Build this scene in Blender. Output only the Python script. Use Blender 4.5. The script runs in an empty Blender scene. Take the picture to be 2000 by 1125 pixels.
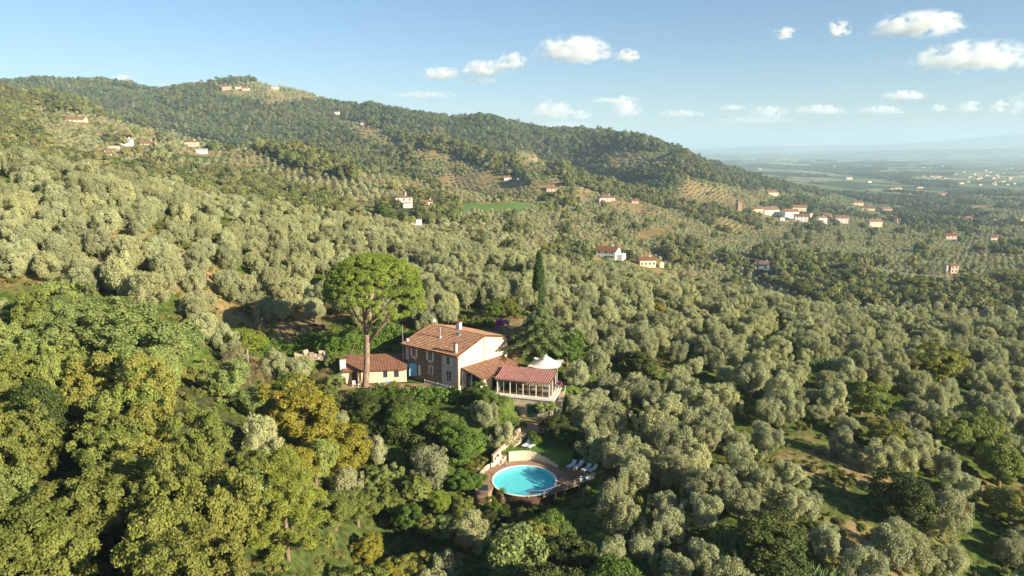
import bpy, bmesh, math, random
import numpy as np
from mathutils import Vector, Matrix
R = math.radians
# ------------------------------------------------------------------ camera, sky, sun, exposure
CAMZ = 46.0
PITCH = R(11.7)
FPX = 1334.0                                   # focal length in pixels of the 2000 px wide photograph
scn = bpy.context.scene
cam = bpy.data.objects.new("camera", bpy.data.cameras.new("camera"))
scn.collection.objects.link(cam)
cam.location = (0, 0, CAMZ)
cam.rotation_euler = (R(90) - PITCH, 0, 0)
cam.data.sensor_width = 36.0
cam.data.lens = 36.0 * FPX / 2000.0
cam.data.clip_start = 0.5
cam.data.clip_end = 120000
scn.camera = cam
SUN_EL, SUN_AZ = R(21), math.atan2(-0.54, 0.84)    # direction to the sun: right and a little behind the camera
sd = Vector((math.cos(SUN_AZ) * math.cos(SUN_EL), math.sin(SUN_AZ) * math.cos(SUN_EL), math.sin(SUN_EL)))
sl = bpy.data.lights.new("sun", 'SUN'); sl.energy = 5.0; sl.angle = R(0.53); sl.color = (1.0, 0.86, 0.62)
so = bpy.data.objects.new("sun", sl); scn.collection.objects.link(so)
so.rotation_euler = sd.to_track_quat('Z', 'Y').to_euler()
wd = bpy.data.worlds.new("World"); scn.world = wd; wd.use_nodes = True
wt = wd.node_tree; wt.nodes.clear()
sky = wt.nodes.new("ShaderNodeTexSky"); sky.sky_type = 'NISHITA'; sky.sun_disc = False
sky.sun_elevation = SUN_EL; sky.sun_rotation = math.atan2(sd.x, sd.y)
sky.altitude = 200; sky.air_density = 1.0; sky.dust_density = 0.3; sky.ozone_density = 4.5
bg = wt.nodes.new("ShaderNodeBackground"); bg.inputs[1].default_value = 0.059
wo = wt.nodes.new("ShaderNodeOutputWorld")
wt.links.new(sky.outputs[0], bg.inputs[0]); wt.links.new(bg.outputs[0], wo.inputs[0])
vs = scn.view_settings
vs.view_transform = 'Standard'; vs.look = 'None'; vs.gamma = 1; vs.use_curve_mapping = False
vs.exposure = 1.28
scn.cycles.use_denoising = True
scn.cycles.max_bounces = 6; scn.cycles.diffuse_bounces = 2; scn.cycles.transmission_bounces = 4
scn.cycles.transparent_max_bounces = 8; scn.cycles.volume_bounces = 4

# ------------------------------------------------------------------ numbers
CP, SP = math.cos(PITCH), math.sin(PITCH)
def ray(px, py):
    """direction through a pixel of the photograph, scaled to forward distance 1"""
    X = (px - 1000) / FPX; Y = (562.5 - py) / FPX
    fy = CP + Y * SP; fz = -SP + Y * CP
    return X / fy, fz / fy
def xof(px, d, z):
    return (px - 1000) / FPX * (d * CP + (CAMZ - z) * SP)
def proj(x, y, z):
    dep = y * CP + (CAMZ - z) * SP
    up = y * SP - (CAMZ - z) * CP
    dep = np.where(np.abs(dep) < 1e-6, 1e-6, dep)
    return 1000 + FPX * x / dep, 562.5 - FPX * up / dep, dep
def hash2(ix, iy, seed):
    h = (ix.astype(np.int64) * 374761393 + iy.astype(np.int64) * 668265263 + seed * 1442695041) & 0x7fffffff
    h = ((h ^ (h >> 13)) * 1274126177) & 0x7fffffff
    return ((h ^ (h >> 16)) & 0xffff) / 65535.0
def vnoise(x, y, seed=0):
    x = np.asarray(x, float); y = np.asarray(y, float)
    ix = np.floor(x); iy = np.floor(y); fx = x - ix; fy = y - iy
    fx = fx * fx * (3 - 2 * fx); fy = fy * fy * (3 - 2 * fy)
    a = hash2(ix, iy, seed); b = hash2(ix + 1, iy, seed); c = hash2(ix, iy + 1, seed); d = hash2(ix + 1, iy + 1, seed)
    return (a * (1 - fx) + b * fx) * (1 - fy) + (c * (1 - fx) + d * fx) * fy
def fbm(x, y, seed=0, o=4):
    s = 0; a = 0.5; t = 0
    for k in range(o):
        s = s + a * vnoise(x, y, seed + 17 * k); t += a; a *= 0.5; x = x * 2.03 + 5.1; y = y * 2.03 - 3.7
    return s / t
def pchip(xk, yk, xq):
    h = np.diff(xk); dl = np.diff(yk) / h
    m = np.zeros(len(xk)); m[0] = dl[0]; m[-1] = dl[-1]
    for i in range(1, len(xk) - 1):
        if dl[i - 1] * dl[i] > 0:
            w1 = 2 * h[i] + h[i - 1]; w2 = h[i] + 2 * h[i - 1]
            m[i] = (w1 + w2) / (w1 / dl[i - 1] + w2 / dl[i])
    i = np.clip(np.searchsorted(xk, xq) - 1, 0, len(xk) - 2)
    t = (np.clip(xq, xk[0], xk[-1]) - xk[i]) / h[i]
    return ((2*t**3 - 3*t**2 + 1) * yk[i] + (t**3 - 2*t**2 + t) * h[i] * m[i] + (-2*t**3 + 3*t**2) * yk[i+1] + (t**3 - t**2) * h[i] * m[i+1])
# height of the land: profiles (distance, height) along eleven bearings; a feature keeps its place in the list from bearing to bearing
PROFILE = {
 -600: [(30,14),(50,18),(80,26),(103,34),(120,40),(140,48),(155,54),(260,40),(450,60),(800,110),(1000,120),(1250,130),(1450,140),(1900,230),(2500,150),(4500,-60)],
 0:    [(30,5),(50,9),(80,15),(103,22),(120,27),(140,35),(158,41.5),(260,26),(450,42),(800,84),(1000,92),(1250,108),(1450,120),(1900,224),(2500,150),(4500,-60)],
 250:  [(30,4),(50,8),(80,14),(105,20),(125,25.5),(150,31),(175,35),(280,14),(500,22),(820,55),(1050,50),(1250,70),(1400,82),(1850,205),(2500,130),(4500,-60)],
 500:  [(30,1),(50,4),(75,7),(105,8),(125,11.5),(160,20),(200,26),(300,11),(480,10),(780,26),(1000,10),(1200,38),(1300,42),(1800,203),(2500,110),(4500,-80)],
 750:  [(30,-6),(55,-5),(78,-3),(100,3.5),(125,10.5),(165,15),(220,17),(300,4),(450,6),(600,9),(780,-20),(1200,46),(1400,44),(1750,124),(2400,60),(4500,-100)],
 1000: [(30,-8),(55,-6),(78,-3.5),(103,3),(130,12.5),(170,12),(225,8.5),(290,-10),(420,-12),(660,-9),(800,-30),(1030,-9),(1160,-24),(1800,94),(2400,20),(4500,-110)],
 1250: [(30,-8),(55,-5),(80,0),(105,1.5),(130,5),(170,5),(232,0),(300,-18),(450,-35),(800,-26),(900,-32),(1080,-30),(1220,-14),(1700,52),(2300,-20),(4500,-115)],
 1500: [(30,-8),(50,-5),(80,0),(110,1.5),(140,3.5),(180,1),(215,-5),(300,-30),(520,-51),(750,-59),(950,-63),(1100,-63),(1350,-56),(1700,-44),(2200,-90),(4500,-118)],
 1750: [(30,-9),(50,-6),(80,-1),(110,0),(140,0),(180,-3.5),(205,-8),(300,-40),(420,-49),(700,-63),(900,-73),(1150,-86),(1400,-94),(1900,-106),(2300,-112),(4500,-119)],
 2000: [(30,-11),(50,-8),(80,-5),(110,-4),(140,-4),(170,-4),(192,-7),(300,-44),(420,-51),(700,-67),(900,-79),(1150,-90),(1400,-96),(1900,-108),(2300,-113),(4500,-119)],
 2600: [(30,-13),(50,-11),(80,-9),(110,-9),(140,-10),(170,-12),(192,-16),(300,-52),(420,-58),(700,-70),(900,-82),(1150,-92),(1400,-98),(1900,-108),(2300,-113),(4500,-119)],
}
_cols = np.array(sorted(PROFILE), float)
_K = np.array([[(0, PROFILE[int(c)][0][1])] + PROFILE[int(c)] + [(9000, -120), (60000, -120)] for c in _cols], float)
_S = np.linspace(-600, 2600, 241)
_LD = np.linspace(math.log(10), math.log(60000), 900)
_T = np.zeros((len(_S), len(_LD)))
_kd = np.array([pchip(_cols, _K[:, k, 0], _S) for k in range(_K.shape[1])]).T
_kz = np.array([pchip(_cols, _K[:, k, 1], _S) for k in range(_K.shape[1])]).T
for i in range(len(_S)):
    _T[i] = pchip(np.log(_kd[i] + 8), _kz[i], np.log(np.exp(_LD) + 8))
FLATS = [  # cx, cy, rx, ry, angle, height, soft edge
 (-9.5, 113, 13.5, 10.5, -0.62, 5.9, 3.0),        # farmhouse terrace
 (-25.5, 113, 9, 5, 0.14, 5.9, 2.5),              # annex yard
 (4.4, 113.6, 7, 5.3, -0.27, 5.85, 1.3),               # pavilion and tent
 (5.0, 102.0, 5.2, 3.6, -0.27, 2.35, 1.0),          # yard under the pavilion
 (1.75, 88.7, 7.0, 7.0, 0, -1.9, 2.5),            # under the pool
 (-43, 96, 9, 5, 0.2, 6.5, 3),                    # clearing with shed
]
SPURS = [ # crest lines (px, distance), added height, half width
 ([(600,1480),(720,1330),(850,1180),(960,1060),(1070,930)], 34, 75),
 ([(960,1640),(1010,1450),(1060,1280),(1110,1100)], 30, 70),
 ([(20,930),(200,870),(400,800),(600,730),(790,650)], 15, 60),
 ([(1180,1560),(1290,1380),(1360,1200)], 30, 80),
 ([(840,1440),(950,1300),(1020,1150)], -48, 70),
 ([(1075,1440),(1150,1280),(1190,1120)], -58, 75),
 ([(200,1180),(400,1120),(600,1030),(760,870)], -40, 90),
 ([(300,1850),(330,1700)], -22, 110),
 ([(650,1720),(690,1500)], -30, 70),
]
def spurs(x, y):
    z = np.zeros_like(x)
    near = (y > 450) & (y < 1900) & (np.abs(x) < y)
    X, Y = x[near], y[near]
    for pts, h, w in SPURS:
        best = np.full(X.shape, 1e9)
        P = [((p - 1000) / FPX * d * 1.0, d) for p, d in pts]
        for (ax, ay), (bx, by) in zip(P[:-1], P[1:]):
            t = np.clip(((X - ax) * (bx - ax) + (Y - ay) * (by - ay)) / ((bx - ax)**2 + (by - ay)**2), 0, 1)
            best = np.minimum(best, (X - ax - t * (bx - ax))**2 + (Y - ay - t * (by - ay))**2)
        z[near] += h * np.exp(-best / (w * w))
    return z
def sstep(a, b, t):
    t = np.clip((t - a) / (b - a), 0, 1); return t * t * (3 - 2 * t)
def ground(x, y):
    x = np.asarray(x, float); y = np.asarray(y, float)
    az = np.arctan2(x, y); ac = np.clip(az, -0.87, 0.87)
    d = np.maximum(np.hypot(x, y), 10.5) * np.cos(ac)
    s = 1000 + FPX * np.tan(ac)
    back = sstep(1.2, 3.14, np.abs(az)); s = s * (1 - back) + 1000 * back
    u = np.clip((s + 600) / 3200 * 240, 0, 239.999); v = np.clip((np.log(np.maximum(d, 10)) - _LD[0]) / (_LD[1] - _LD[0]), 0, len(_LD) - 1.001)
    i = u.astype(int); j = v.astype(int); fu = u - i; fv = v - j
    z = (_T[i, j]*(1-fv) + _T[i, j+1]*fv)*(1-fu) + (_T[i+1, j]*(1-fv) + _T[i+1, j+1]*fv)*fu
    z = z + (fbm(x / 14, y / 14, 3, 3) - 0.5) * 1.4 * sstep(25, 60, d)
    amp = sstep(250, 1200, d) * (1 - sstep(2400, 4500, d) * 0.9) * sstep(1900, 1300, s + d * 0.12)
    z = z + (fbm(x / 190 + 3, y / 190, 9, 4) - 0.5) * 66 * amp + (fbm(x / 55 + 3, y / 55, 19, 3) - 0.5) * 20 * amp
    z = z + spurs(x, y)
    # far hills on the horizon, beyond the plain
    z = z + sstep(9000, 14000, d) * (fbm(x / 3800, y / 6000, 41, 4) ** 2) * (95 + 330 * sstep(1500, 2000, s)) * (1 - sstep(24000, 30000, d)) * 0.9
    z = z + 430 * np.exp(-(((x - 14600) / 3000) ** 2 + ((y - 19500) / 1800) ** 2)) + 150 * np.exp(-(((x - 9500) / 4200) ** 2 + ((y - 20500) / 1500) ** 2))
    # low rolling of the plain
    z = z + (fbm(x / 700, y / 700, 23, 3) - 0.45) * 30 * sstep(1800, 3500, d)
    for cx, cy, rx, ry, a, h, e in FLATS:
        c, sn = math.cos(a), math.sin(a)
        lx = (x - cx) * c + (y - cy) * sn; ly = -(x - cx) * sn + (y - cy) * c
        q = np.hypot(np.maximum(np.abs(lx) - rx + e, 0), np.maximum(np.abs(ly) - ry + e, 0))
        w = 1 - sstep(0, 2 * e, q)
        z = z * (1 - w) + h * w
    return z
def g1(x, y): return float(ground(np.array([x]), np.array([y]))[0])
_march = np.exp(np.linspace(math.log(40), math.log(20000), 5000))
def hit(px, py, dmin=40):
    """first ground point on the ray through a pixel, beyond dmin"""
    X, Z = ray(px, py)
    y = _march[_march > dmin]
    g = ground(X * y, y) - (CAMZ + Z * y)
    k = np.argmax(g > 0)
    if g[k] <= 0: k = len(y) - 1
    return Vector((X * y[k], y[k], float(ground(np.array([X*y[k]]), np.array([y[k]]))[0])))

# ------------------------------------------------------------------ materials
def NT(name):
    m = bpy.data.materials.new(name); m.use_nodes = True
    t = m.node_tree; t.nodes.clear()
    return m, t, (lambda k, **a: _nn(t, k, a)), (lambda a, b: t.links.new(a, b))
def _nn(t, k, a):
    n = t.nodes.new("ShaderNode" + k)
    for x, v in a.items(): setattr(n, x, v)
    return n
def C4(c): return (c[0], c[1], c[2], 1)
def leaf_mat(name, ca, cb, cc=None, transl=0.28, var=0.25, rough=0.55):
    m, t, N, L = NT(name)
    at = N("Attribute", attribute_name="tone"); oi = N("ObjectInfo")
    mx = N("Mix", data_type='RGBA'); mx.inputs[6].default_value = C4(ca); mx.inputs[7].default_value = C4(cb)
    L(at.outputs["Fac"], mx.inputs[0])
    last = mx.outputs[2]
    if cc:
        m2 = N("Mix", data_type='RGBA'); m2.inputs[7].default_value = C4(cc)
        mm = N("MapRange"); mm.inputs[1].default_value = 0.35; mm.inputs[2].default_value = 1.0; mm.inputs[4].default_value = 0.75
        L(oi.outputs["Random"], mm.inputs[0]); L(mm.outputs[0], m2.inputs[0]); L(last, m2.inputs[6]); last = m2.outputs[2]
    hs = N("HueSaturation")
    mv = N("MapRange"); mv.inputs[3].default_value = 1 - var; mv.inputs[4].default_value = 1 + var
    wn = N("TexWhiteNoise", noise_dimensions='1D'); L(oi.outputs["Random"], wn.inputs["W"]); L(wn.outputs["Value"], mv.inputs[0])
    L(mv.outputs[0], hs.inputs["Value"]); L(last, hs.inputs["Color"])
    d = N("BsdfPrincipled"); d.inputs["Roughness"].default_value = rough; d.inputs["Specular IOR Level"].default_value = 0.25
    tr = N("BsdfTranslucent"); ms = N("MixShader"); ms.inputs[0].default_value = transl
    br = N("HueSaturation"); br.inputs["Value"].default_value = 1.5; br.inputs["Saturation"].default_value = 1.15
    L(hs.outputs[0], d.inputs["Base Color"]); L(hs.outputs[0], br.inputs["Color"]); L(br.outputs[0], tr.inputs[0])
    L(d.outputs[0], ms.inputs[1]); L(tr.outputs[0], ms.inputs[2])
    o = N("OutputMaterial"); L(ms.outputs[0], o.inputs[0])
    return m
def plain_mat(name, ca, cb=None, scale=6.0, rough=0.8, bump=0.0, metal=0.0, stretch=(1,1,1), detail=6, lo=0.35, hi=0.65, spec=0.3):
    m, t, N, L = NT(name)
    d = N("BsdfPrincipled"); d.inputs["Roughness"].default_value = rough; d.inputs["Metallic"].default_value = metal
    d.inputs["Specular IOR Level"].default_value = spec
    o = N("OutputMaterial"); L(d.outputs[0], o.inputs[0])
    d.inputs["Base Color"].default_value = C4(ca)
    if cb:
        tc = N("TexCoord"); mp = N("Mapping"); mp.inputs[3].default_value = stretch
        no = N("TexNoise"); no.inputs["Scale"].default_value = scale; no.inputs["Detail"].default_value = detail
        mr = N("MapRange"); mr.inputs[1].default_value = lo; mr.inputs[2].default_value = hi
        mx = N("Mix", data_type='RGBA'); mx.inputs[6].default_value = C4(ca); mx.inputs[7].default_value = C4(cb)
        L(tc.outputs["Object"], mp.inputs[0]); L(mp.outputs[0], no.inputs[0]); L(no.outputs[0], mr.inputs[0]); L(mr.outputs[0], mx.inputs[0]); L(mx.outputs[2], d.inputs["Base Color"])
        if bump:
            b = N("Bump"); b.inputs[0].default_value = 1.0; b.inputs[1].default_value = bump
            L(no.outputs[0], b.inputs["Height"]); L(b.outputs[0], d.inputs["Normal"])
    return m
def rubble_mat(name, ca, cb, cm, scale):
    m, t, N, L = NT(name)
    d = N("BsdfPrincipled"); d.inputs["Roughness"].default_value = 0.9; o = N("OutputMaterial"); L(d.outputs[0], o.inputs[0])
    tc = N("TexCoord"); v = N("TexVoronoi"); v.inputs["Scale"].default_value = scale; v2 = N("TexVoronoi", feature='DISTANCE_TO_EDGE'); v2.inputs["Scale"].default_value = scale
    L(tc.outputs["Object"], v.inputs[0]); L(tc.outputs["Object"], v2.inputs[0])
    mx = N("Mix", data_type='RGBA'); mx.inputs[6].default_value = C4(ca); mx.inputs[7].default_value = C4(cb)
    sp = N("SeparateColor"); L(v.outputs["Color"], sp.inputs[0]); L(sp.outputs[0], mx.inputs[0])
    mr = N("MapRange"); mr.inputs[2].default_value = 0.08; L(v2.outputs[0], mr.inputs[0])
    m2 = N("Mix", data_type='RGBA'); m2.inputs[6].default_value = C4(cm); L(mx.outputs[2], m2.inputs[7]); L(mr.outputs[0], m2.inputs[0]); L(m2.outputs[2], d.inputs["Base Color"])
    b = N("Bump"); b.inputs[1].default_value = 0.04; L(mr.outputs[0], b.inputs["Height"]); L(b.outputs[0], d.inputs["Normal"])
    return m
M = {}
M['bark'] = plain_mat("bark", (.13,.085,.06), (.26,.18,.13), 3, .95, .05, stretch=(3,3,.6))
M['pine_bark'] = plain_mat("pine_bark", (.15,.10,.075), (.34,.245,.185), 2.2, .95, .06, stretch=(3,3,.5))
M['olive_bark'] = plain_mat("olive_bark", (.09,.075,.06), (.2,.17,.14), 3, .95, .04)
M['olive'] = leaf_mat("olive_leaves", (.225,.25,.125), (.475,.495,.285), (.41,.41,.20), .2, .2, .6)
M['oak'] = leaf_mat("oak_leaves", (.11,.148,.03), (.25,.28,.068), (.29,.275,.065), .25, .2)
M['greyoak'] = leaf_mat("ash_leaves", (.14,.195,.065), (.31,.37,.12), (.28,.32,.08), .24, .16)
M['dark'] = leaf_mat("holm_oak_leaves", (.035,.062,.014), (.11,.13,.03), None, .12, .15)
M['green'] = leaf_mat("green_leaves", (.07,.135,.024), (.17,.26,.045), (.14,.19,.04), .25, .15)
M['lime'] = leaf_mat("lime_leaves", (.17,.24,.035), (.28,.32,.05), None, .3, .1)
M['gold'] = leaf_mat("golden_leaves", (.22,.21,.03), (.38,.345,.055), None, .3, .12)
M['umbrella'] = leaf_mat("umbrella_pine_needles", (.125,.18,.03), (.29,.36,.06), None, .22, .1)
M['pine'] = leaf_mat("pine_needles", (.19,.24,.045), (.40,.42,.09), None, .25, .1)
M['cedar'] = leaf_mat("cedar_needles", (.10,.15,.055), (.26,.32,.12), None, .18, .1)
M['cypress'] = leaf_mat("cypress_leaves", (.025,.055,.014), (.06,.10,.022), None, .1, .15)
M['red'] = leaf_mat("russet_leaves", (.17,.11,.055), (.26,.18,.09), None, .2, .1)
M['twig'] = leaf_mat("dry_twigs", (.20,.15,.08), (.32,.26,.13), None, .2, .1)
M['pink'] = leaf_mat("magenta_flowers", (.32,.05,.22), (.48,.12,.38), None, .2, .05)
M['scrub'] = leaf_mat("scrub_leaves", (.09,.12,.025), (.20,.22,.05), (.28,.24,.09), .2, .3)
M['wood_mid'] = leaf_mat('broadleaf_wood_leaves', (.085,.122,.036), (.225,.245,.078), (.27,.24,.09), .2, .3)
M['wood_far'] = leaf_mat("woodland_leaves", (.052,.088,.036), (.155,.19,.075), (.21,.20,.085), .15, .34)
M['plaster'] = plain_mat("cream_plaster", (.72,.56,.38), (.79,.63,.44), 1.2, .9, .01)
M['pinkplaster'] = plain_mat("pale_pink_plaster", (.58,.46,.42), (.66,.54,.48), 1.5, .9)
M['white'] = plain_mat("white_paint", (.74,.71,.66), (.80,.78,.74), 2, .6)
M['whiteplaster'] = plain_mat("white_plaster", (.66,.61,.54), (.76,.72,.66), 1.5, .85)
M['stone'] = rubble_mat("rubble_stone", (.13,.10,.07), (.32,.25,.17), (.27,.22,.16), 4.5)
M['basestone'] = rubble_mat("pale_rubble", (.36,.29,.22), (.55,.45,.34), (.45,.38,.3), 3)
M['tile'] = plain_mat("terracotta_tile", (.18,.085,.052), (.29,.155,.10), 2.2, .85, lo=.3, hi=.7)
M['tile2'] = plain_mat("weathered_terracotta_tile", (.20,.11,.07), (.37,.22,.145), 1.8, .85, lo=.3, hi=.7)
M['tilebrown'] = plain_mat("brown_tile", (.15,.06,.035), (.24,.105,.055), 2.5, .9)
M['redmetal'] = plain_mat("red_corrugated_sheet", (.30,.13,.11), (.38,.20,.17), 1.5, .55)
M['bluedoor'] = plain_mat("sky_blue_paint", (.16,.42,.62), (.22,.50,.70), 2, .6)
M['darkglass'] = plain_mat("dark_glass", (.03,.05,.075), None, rough=.12, spec=.6)
M['greendoor'] = plain_mat("dark_green_paint", (.01,.055,.035), (.02,.08,.05), 2, .5)
M['darkwood'] = plain_mat("dark_wood", (.06,.035,.02), (.11,.065,.04), 4, .8)
M['deck'] = plain_mat("brown_deck_boards", (.20,.115,.07), (.30,.185,.12), 4, .8, stretch=(1,6,1))
M['brick'] = plain_mat("brown_brick_paving", (.26,.16,.10), (.38,.25,.17), 5, .9)
M['pinkwall'] = plain_mat("pink_render", (.52,.32,.27), (.64,.42,.35), 2, .9)
M['creamwall'] = plain_mat("cream_garden_wall", (.62,.50,.36), (.72,.60,.45), 2, .9)
M['metal'] = plain_mat("grey_metal", (.45,.46,.48), (.55,.56,.58), 3, .4, metal=.6)
M['canvas'] = plain_mat("white_canvas", (.70,.66,.60), (.78,.75,.70), 1, .8)
M['lounger'] = plain_mat("white_lounger_fabric", (.62,.67,.72), (.72,.76,.80), 3, .7)
M['dirt'] = plain_mat("bare_earth", (.30,.20,.12), (.42,.30,.18), 2, .95)
M['rust'] = plain_mat("rust_red_earth", (.34,.10,.05), (.48,.18,.08), 2, .95)
M['roofgrey'] = plain_mat("grey_sheet", (.34,.32,.29), (.46,.44,.40), 2, .7)
M['greynet'] = plain_mat("green_tarp", (.02,.16,.11), (.03,.22,.15), 2, .6)
def glass_mat():
    m, t, N, L = NT("clear_glass"); gm = N("NewGeometry"); mu = N("Math", operation='MULTIPLY'); iv = N("Math", operation='SUBTRACT'); iv.inputs[0].default_value = 1; L(gm.outputs['Backfacing'], iv.inputs[1]); L(iv.outputs[0], mu.inputs[1])
    g = N("BsdfGlossy"); g.inputs["Roughness"].default_value = .03; tr = N("BsdfTransparent"); tr.inputs[0].default_value = (.80,.84,.83,1)
    fr = N("Fresnel"); fr.inputs[0].default_value = 1.5; ms = N("MixShader"); L(fr.outputs[0], mu.inputs[0]); L(mu.outputs[0], ms.inputs[0]); L(tr.outputs[0], ms.inputs[1]); L(g.outputs[0], ms.inputs[2])
    o = N("OutputMaterial"); L(ms.outputs[0], o.inputs[0]); return m
M['glass'] = glass_mat()
def water_mat():
    m, t, N, L = NT("pool_water"); gm = N("NewGeometry"); mu = N("Math", operation='MULTIPLY'); iv = N("Math", operation='SUBTRACT'); iv.inputs[0].default_value = 1; L(gm.outputs['Backfacing'], iv.inputs[1]); L(iv.outputs[0], mu.inputs[1])
    tc = N("TexCoord"); no = N("TexNoise"); no.inputs["Scale"].default_value = 5; no.inputs["Detail"].default_value = 3
    L(tc.outputs["Object"], no.inputs[0]); b = N("Bump"); b.inputs[0].default_value = .35; b.inputs[1].default_value = .02; L(no.outputs[0], b.inputs["Height"])
    g = N("BsdfGlossy"); g.inputs["Roughness"].default_value = .04; L(b.outputs[0], g.inputs["Normal"])
    tr = N("BsdfTransparent"); tr.inputs[0].default_value = (.78,.97,.98,1)
    fr = N("Fresnel"); fr.inputs[0].default_value = 1.33; L(b.outputs[0], fr.inputs["Normal"])
    ms = N("MixShader"); L(fr.outputs[0], mu.inputs[0]); L(mu.outputs[0], ms.inputs[0]); L(tr.outputs[0], ms.inputs[1]); L(g.outputs[0], ms.inputs[2])
    o = N("OutputMaterial"); L(ms.outputs[0], o.inputs[0]); return m
M['water'] = water_mat()
M['liner'] = plain_mat("turquoise_liner", (.16,.66,.74), (.24,.74,.80), 3, .6)
M['coping'] = plain_mat("white_coping", (.70,.70,.68), (.78,.78,.76), 3, .6)

# ------------------------------------------------------------------ objects
COL = scn.collection
def link(o, parent=None):
    COL.objects.link(o)
    if parent is not None: o.parent = parent
    return o
def npmesh(name, V, F, mat, tone=None, smooth=False):
    """mesh from numpy arrays; F is (n,3) or (n,4)"""
    me = bpy.data.meshes.new(name); V = np.asarray(V, np.float32); F = np.asarray(F, np.int32); k = F.shape[1]
    me.vertices.add(len(V)); me.vertices.foreach_set("co", V.ravel())
    me.loops.add(F.size); me.loops.foreach_set("vertex_index", F.ravel())
    me.polygons.add(len(F)); me.polygons.foreach_set("loop_start", np.arange(0, F.size, k, dtype=np.int32))
    try: me.polygons.foreach_set("loop_total", np.full(len(F), k, np.int32))
    except Exception: pass
    me.polygons.foreach_set("use_smooth", np.full(len(F), smooth, bool))
    if tone is not None:
        a = me.attributes.new("tone", 'FLOAT', 'POINT'); a.data.foreach_set("value", np.asarray(tone, np.float32))
    me.materials.append(mat); me.update(calc_edges=True)
    return me
class MB:
    """collects boxes, prisms and tubes, then links them as one mesh object"""
    def __init__(s): s.v = []; s.f = []
    def add(s, v, f):
        n = len(s.v); s.v += [tuple(p) for p in v]; s.f += [tuple(i + n for i in q) for q in f]; return s
    def box(s, x0, x1, y0, y1, z0, z1):
        v = [(x0,y0,z0),(x1,y0,z0),(x1,y1,z0),(x0,y1,z0),(x0,y0,z1),(x1,y0,z1),(x1,y1,z1),(x0,y1,z1)]
        return s.add(v, [(0,3,2,1),(4,5,6,7),(0,1,5,4),(1,2,6,5),(2,3,7,6),(3,0,4,7)])
    def hexa(s, b, t):
        """solid from four bottom and four top corners"""
        return s.add(list(b) + list(t), [(0,3,2,1),(4,5,6,7),(0,1,5,4),(1,2,6,5),(2,3,7,6),(3,0,4,7)])
    def prism(s, poly, y0, y1):
        """polygon in (x,z) extruded along y"""
        n = len(poly); v = [(x, y0, z) for x, z in poly] + [(x, y1, z) for x, z in poly]
        return s.add(v, [tuple(range(n)), tuple(range(2*n-1, n-1, -1))] + [((i+1) % n, i, i+n, (i+1) % n + n) for i in range(n)])
    def tube(s, pts, rad, n=6, cap=True):
        pts = [Vector(p) for p in pts]; base = len(s.v); rings = []
        for i, p in enumerate(pts):
            a = pts[min(i+1, len(pts)-1)] - pts[max(i-1, 0)]
            a = a.normalized() if a.length > 1e-6 else Vector((0,0,1))
            u = a.orthogonal().normalized() if i == 0 else (u - a * u.dot(a)).normalized()
            w = a.cross(u); r = rad[i] if isinstance(rad, (list, tuple)) else rad
            rings.append([tuple(p + (u * math.cos(2*math.pi*k/n) + w * math.sin(2*math.pi*k/n)) * r) for k in range(n)])
        v = [q for rg in rings for q in rg]; f = []
        for i in range(len(pts)-1):
            for k in range(n):
                f.append((i*n+k, i*n+(k+1) % n, (i+1)*n+(k+1) % n, (i+1)*n+k))
        if cap: f += [tuple(range(n-1, -1, -1)), tuple((len(pts)-1)*n+k for k in range(n))]
        return s.add(v, f)
    def mesh(s, name, mat, smooth=False):
        me = bpy.data.meshes.new(name); me.from_pydata(s.v, [], s.f); me.materials.append(mat)
        if smooth: me.polygons.foreach_set("use_smooth", [True]*len(me.polygons))
        me.update(); return me
    def build(s, name, mat, parent=None, smooth=False):
        return link(bpy.data.objects.new(name, s.mesh(name, mat, smooth)), parent)
def empty(name, loc, rz=0, label=None, cat=None, group=None):
    o = bpy.data.objects.new(name, None); o.empty_display_size = 0.3; link(o); o.location = loc; o.rotation_euler = (0, 0, rz)
    return tag(o, label, cat, group)
def tag(o, label=None, cat=None, group=None, kind=None):
    if label: o['label'] = label
    if cat: o['category'] = cat
    if group: o['group'] = group
    if kind: o['kind'] = kind
    return o
# ------------------------------------------------------------------ vegetation classes over the land
def inpoly(px, py, poly):
    r = np.zeros(px.shape, bool); n = len(poly); j = n - 1
    for i in range(n):
        xi, yi = poly[i]; xj, yj = poly[j]
        c = ((yi > py) != (yj > py)) & (px < (xj - xi) * (py - yi) / (yj - yi + 1e-9) + xi)
        r ^= c; j = i
    return r
OLIVE_FAR = [
 [(60,205),(340,258),(480,291),(600,336),(800,376),(800,402),(680,402),(560,366),(440,348),(330,332),(200,322),(90,310)],
 [(800,286),(860,298),(960,333),(1060,373),(1060,402),(870,398),(830,350)],
 [(1000,298),(1050,303),(1110,368),(1130,394),(1050,380)],
 [(430,165),(580,158),(640,195),(540,205),(430,188)],
 [(640,232),(700,238),(800,290),(740,292)],
 [(1180,292),(1310,298),(1320,332),(1200,334)],
 [(1340,345),(1480,378),(1520,425),(1300,402)],
]
WOOD_MID = [
 [(1470,482),(1560,488),(1650,520),(1720,556),(2050,560),(2050,612),(1600,600),(1480,552)],
 [(1395,425),(1475,440),(1485,478),(1400,474)],
 [(1690,445),(1790,470),(1850,512),(1760,512),(1700,492)],
 [(815,388),(905,400),(890,440),(740,432),(740,405)],
 [(1300,470),(1350,480),(1380,520),(1300,520)],
 [(1060,495),(1150,495),(1140,530),(1060,525)],
]
FIELDS = [
 ([(870,399),(1010,395),(1070,402),(1010,414),(900,414)], 'green'),
 ([(1850,399),(1948,401),(1942,409),(1860,406)], 'brown'),
 ([(680,400),(745,402),(740,413),(690,410)], 'green'),
 ([(1245,455),(1310,440),(1320,452),(1250,470)], 'dry'),
]
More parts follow.
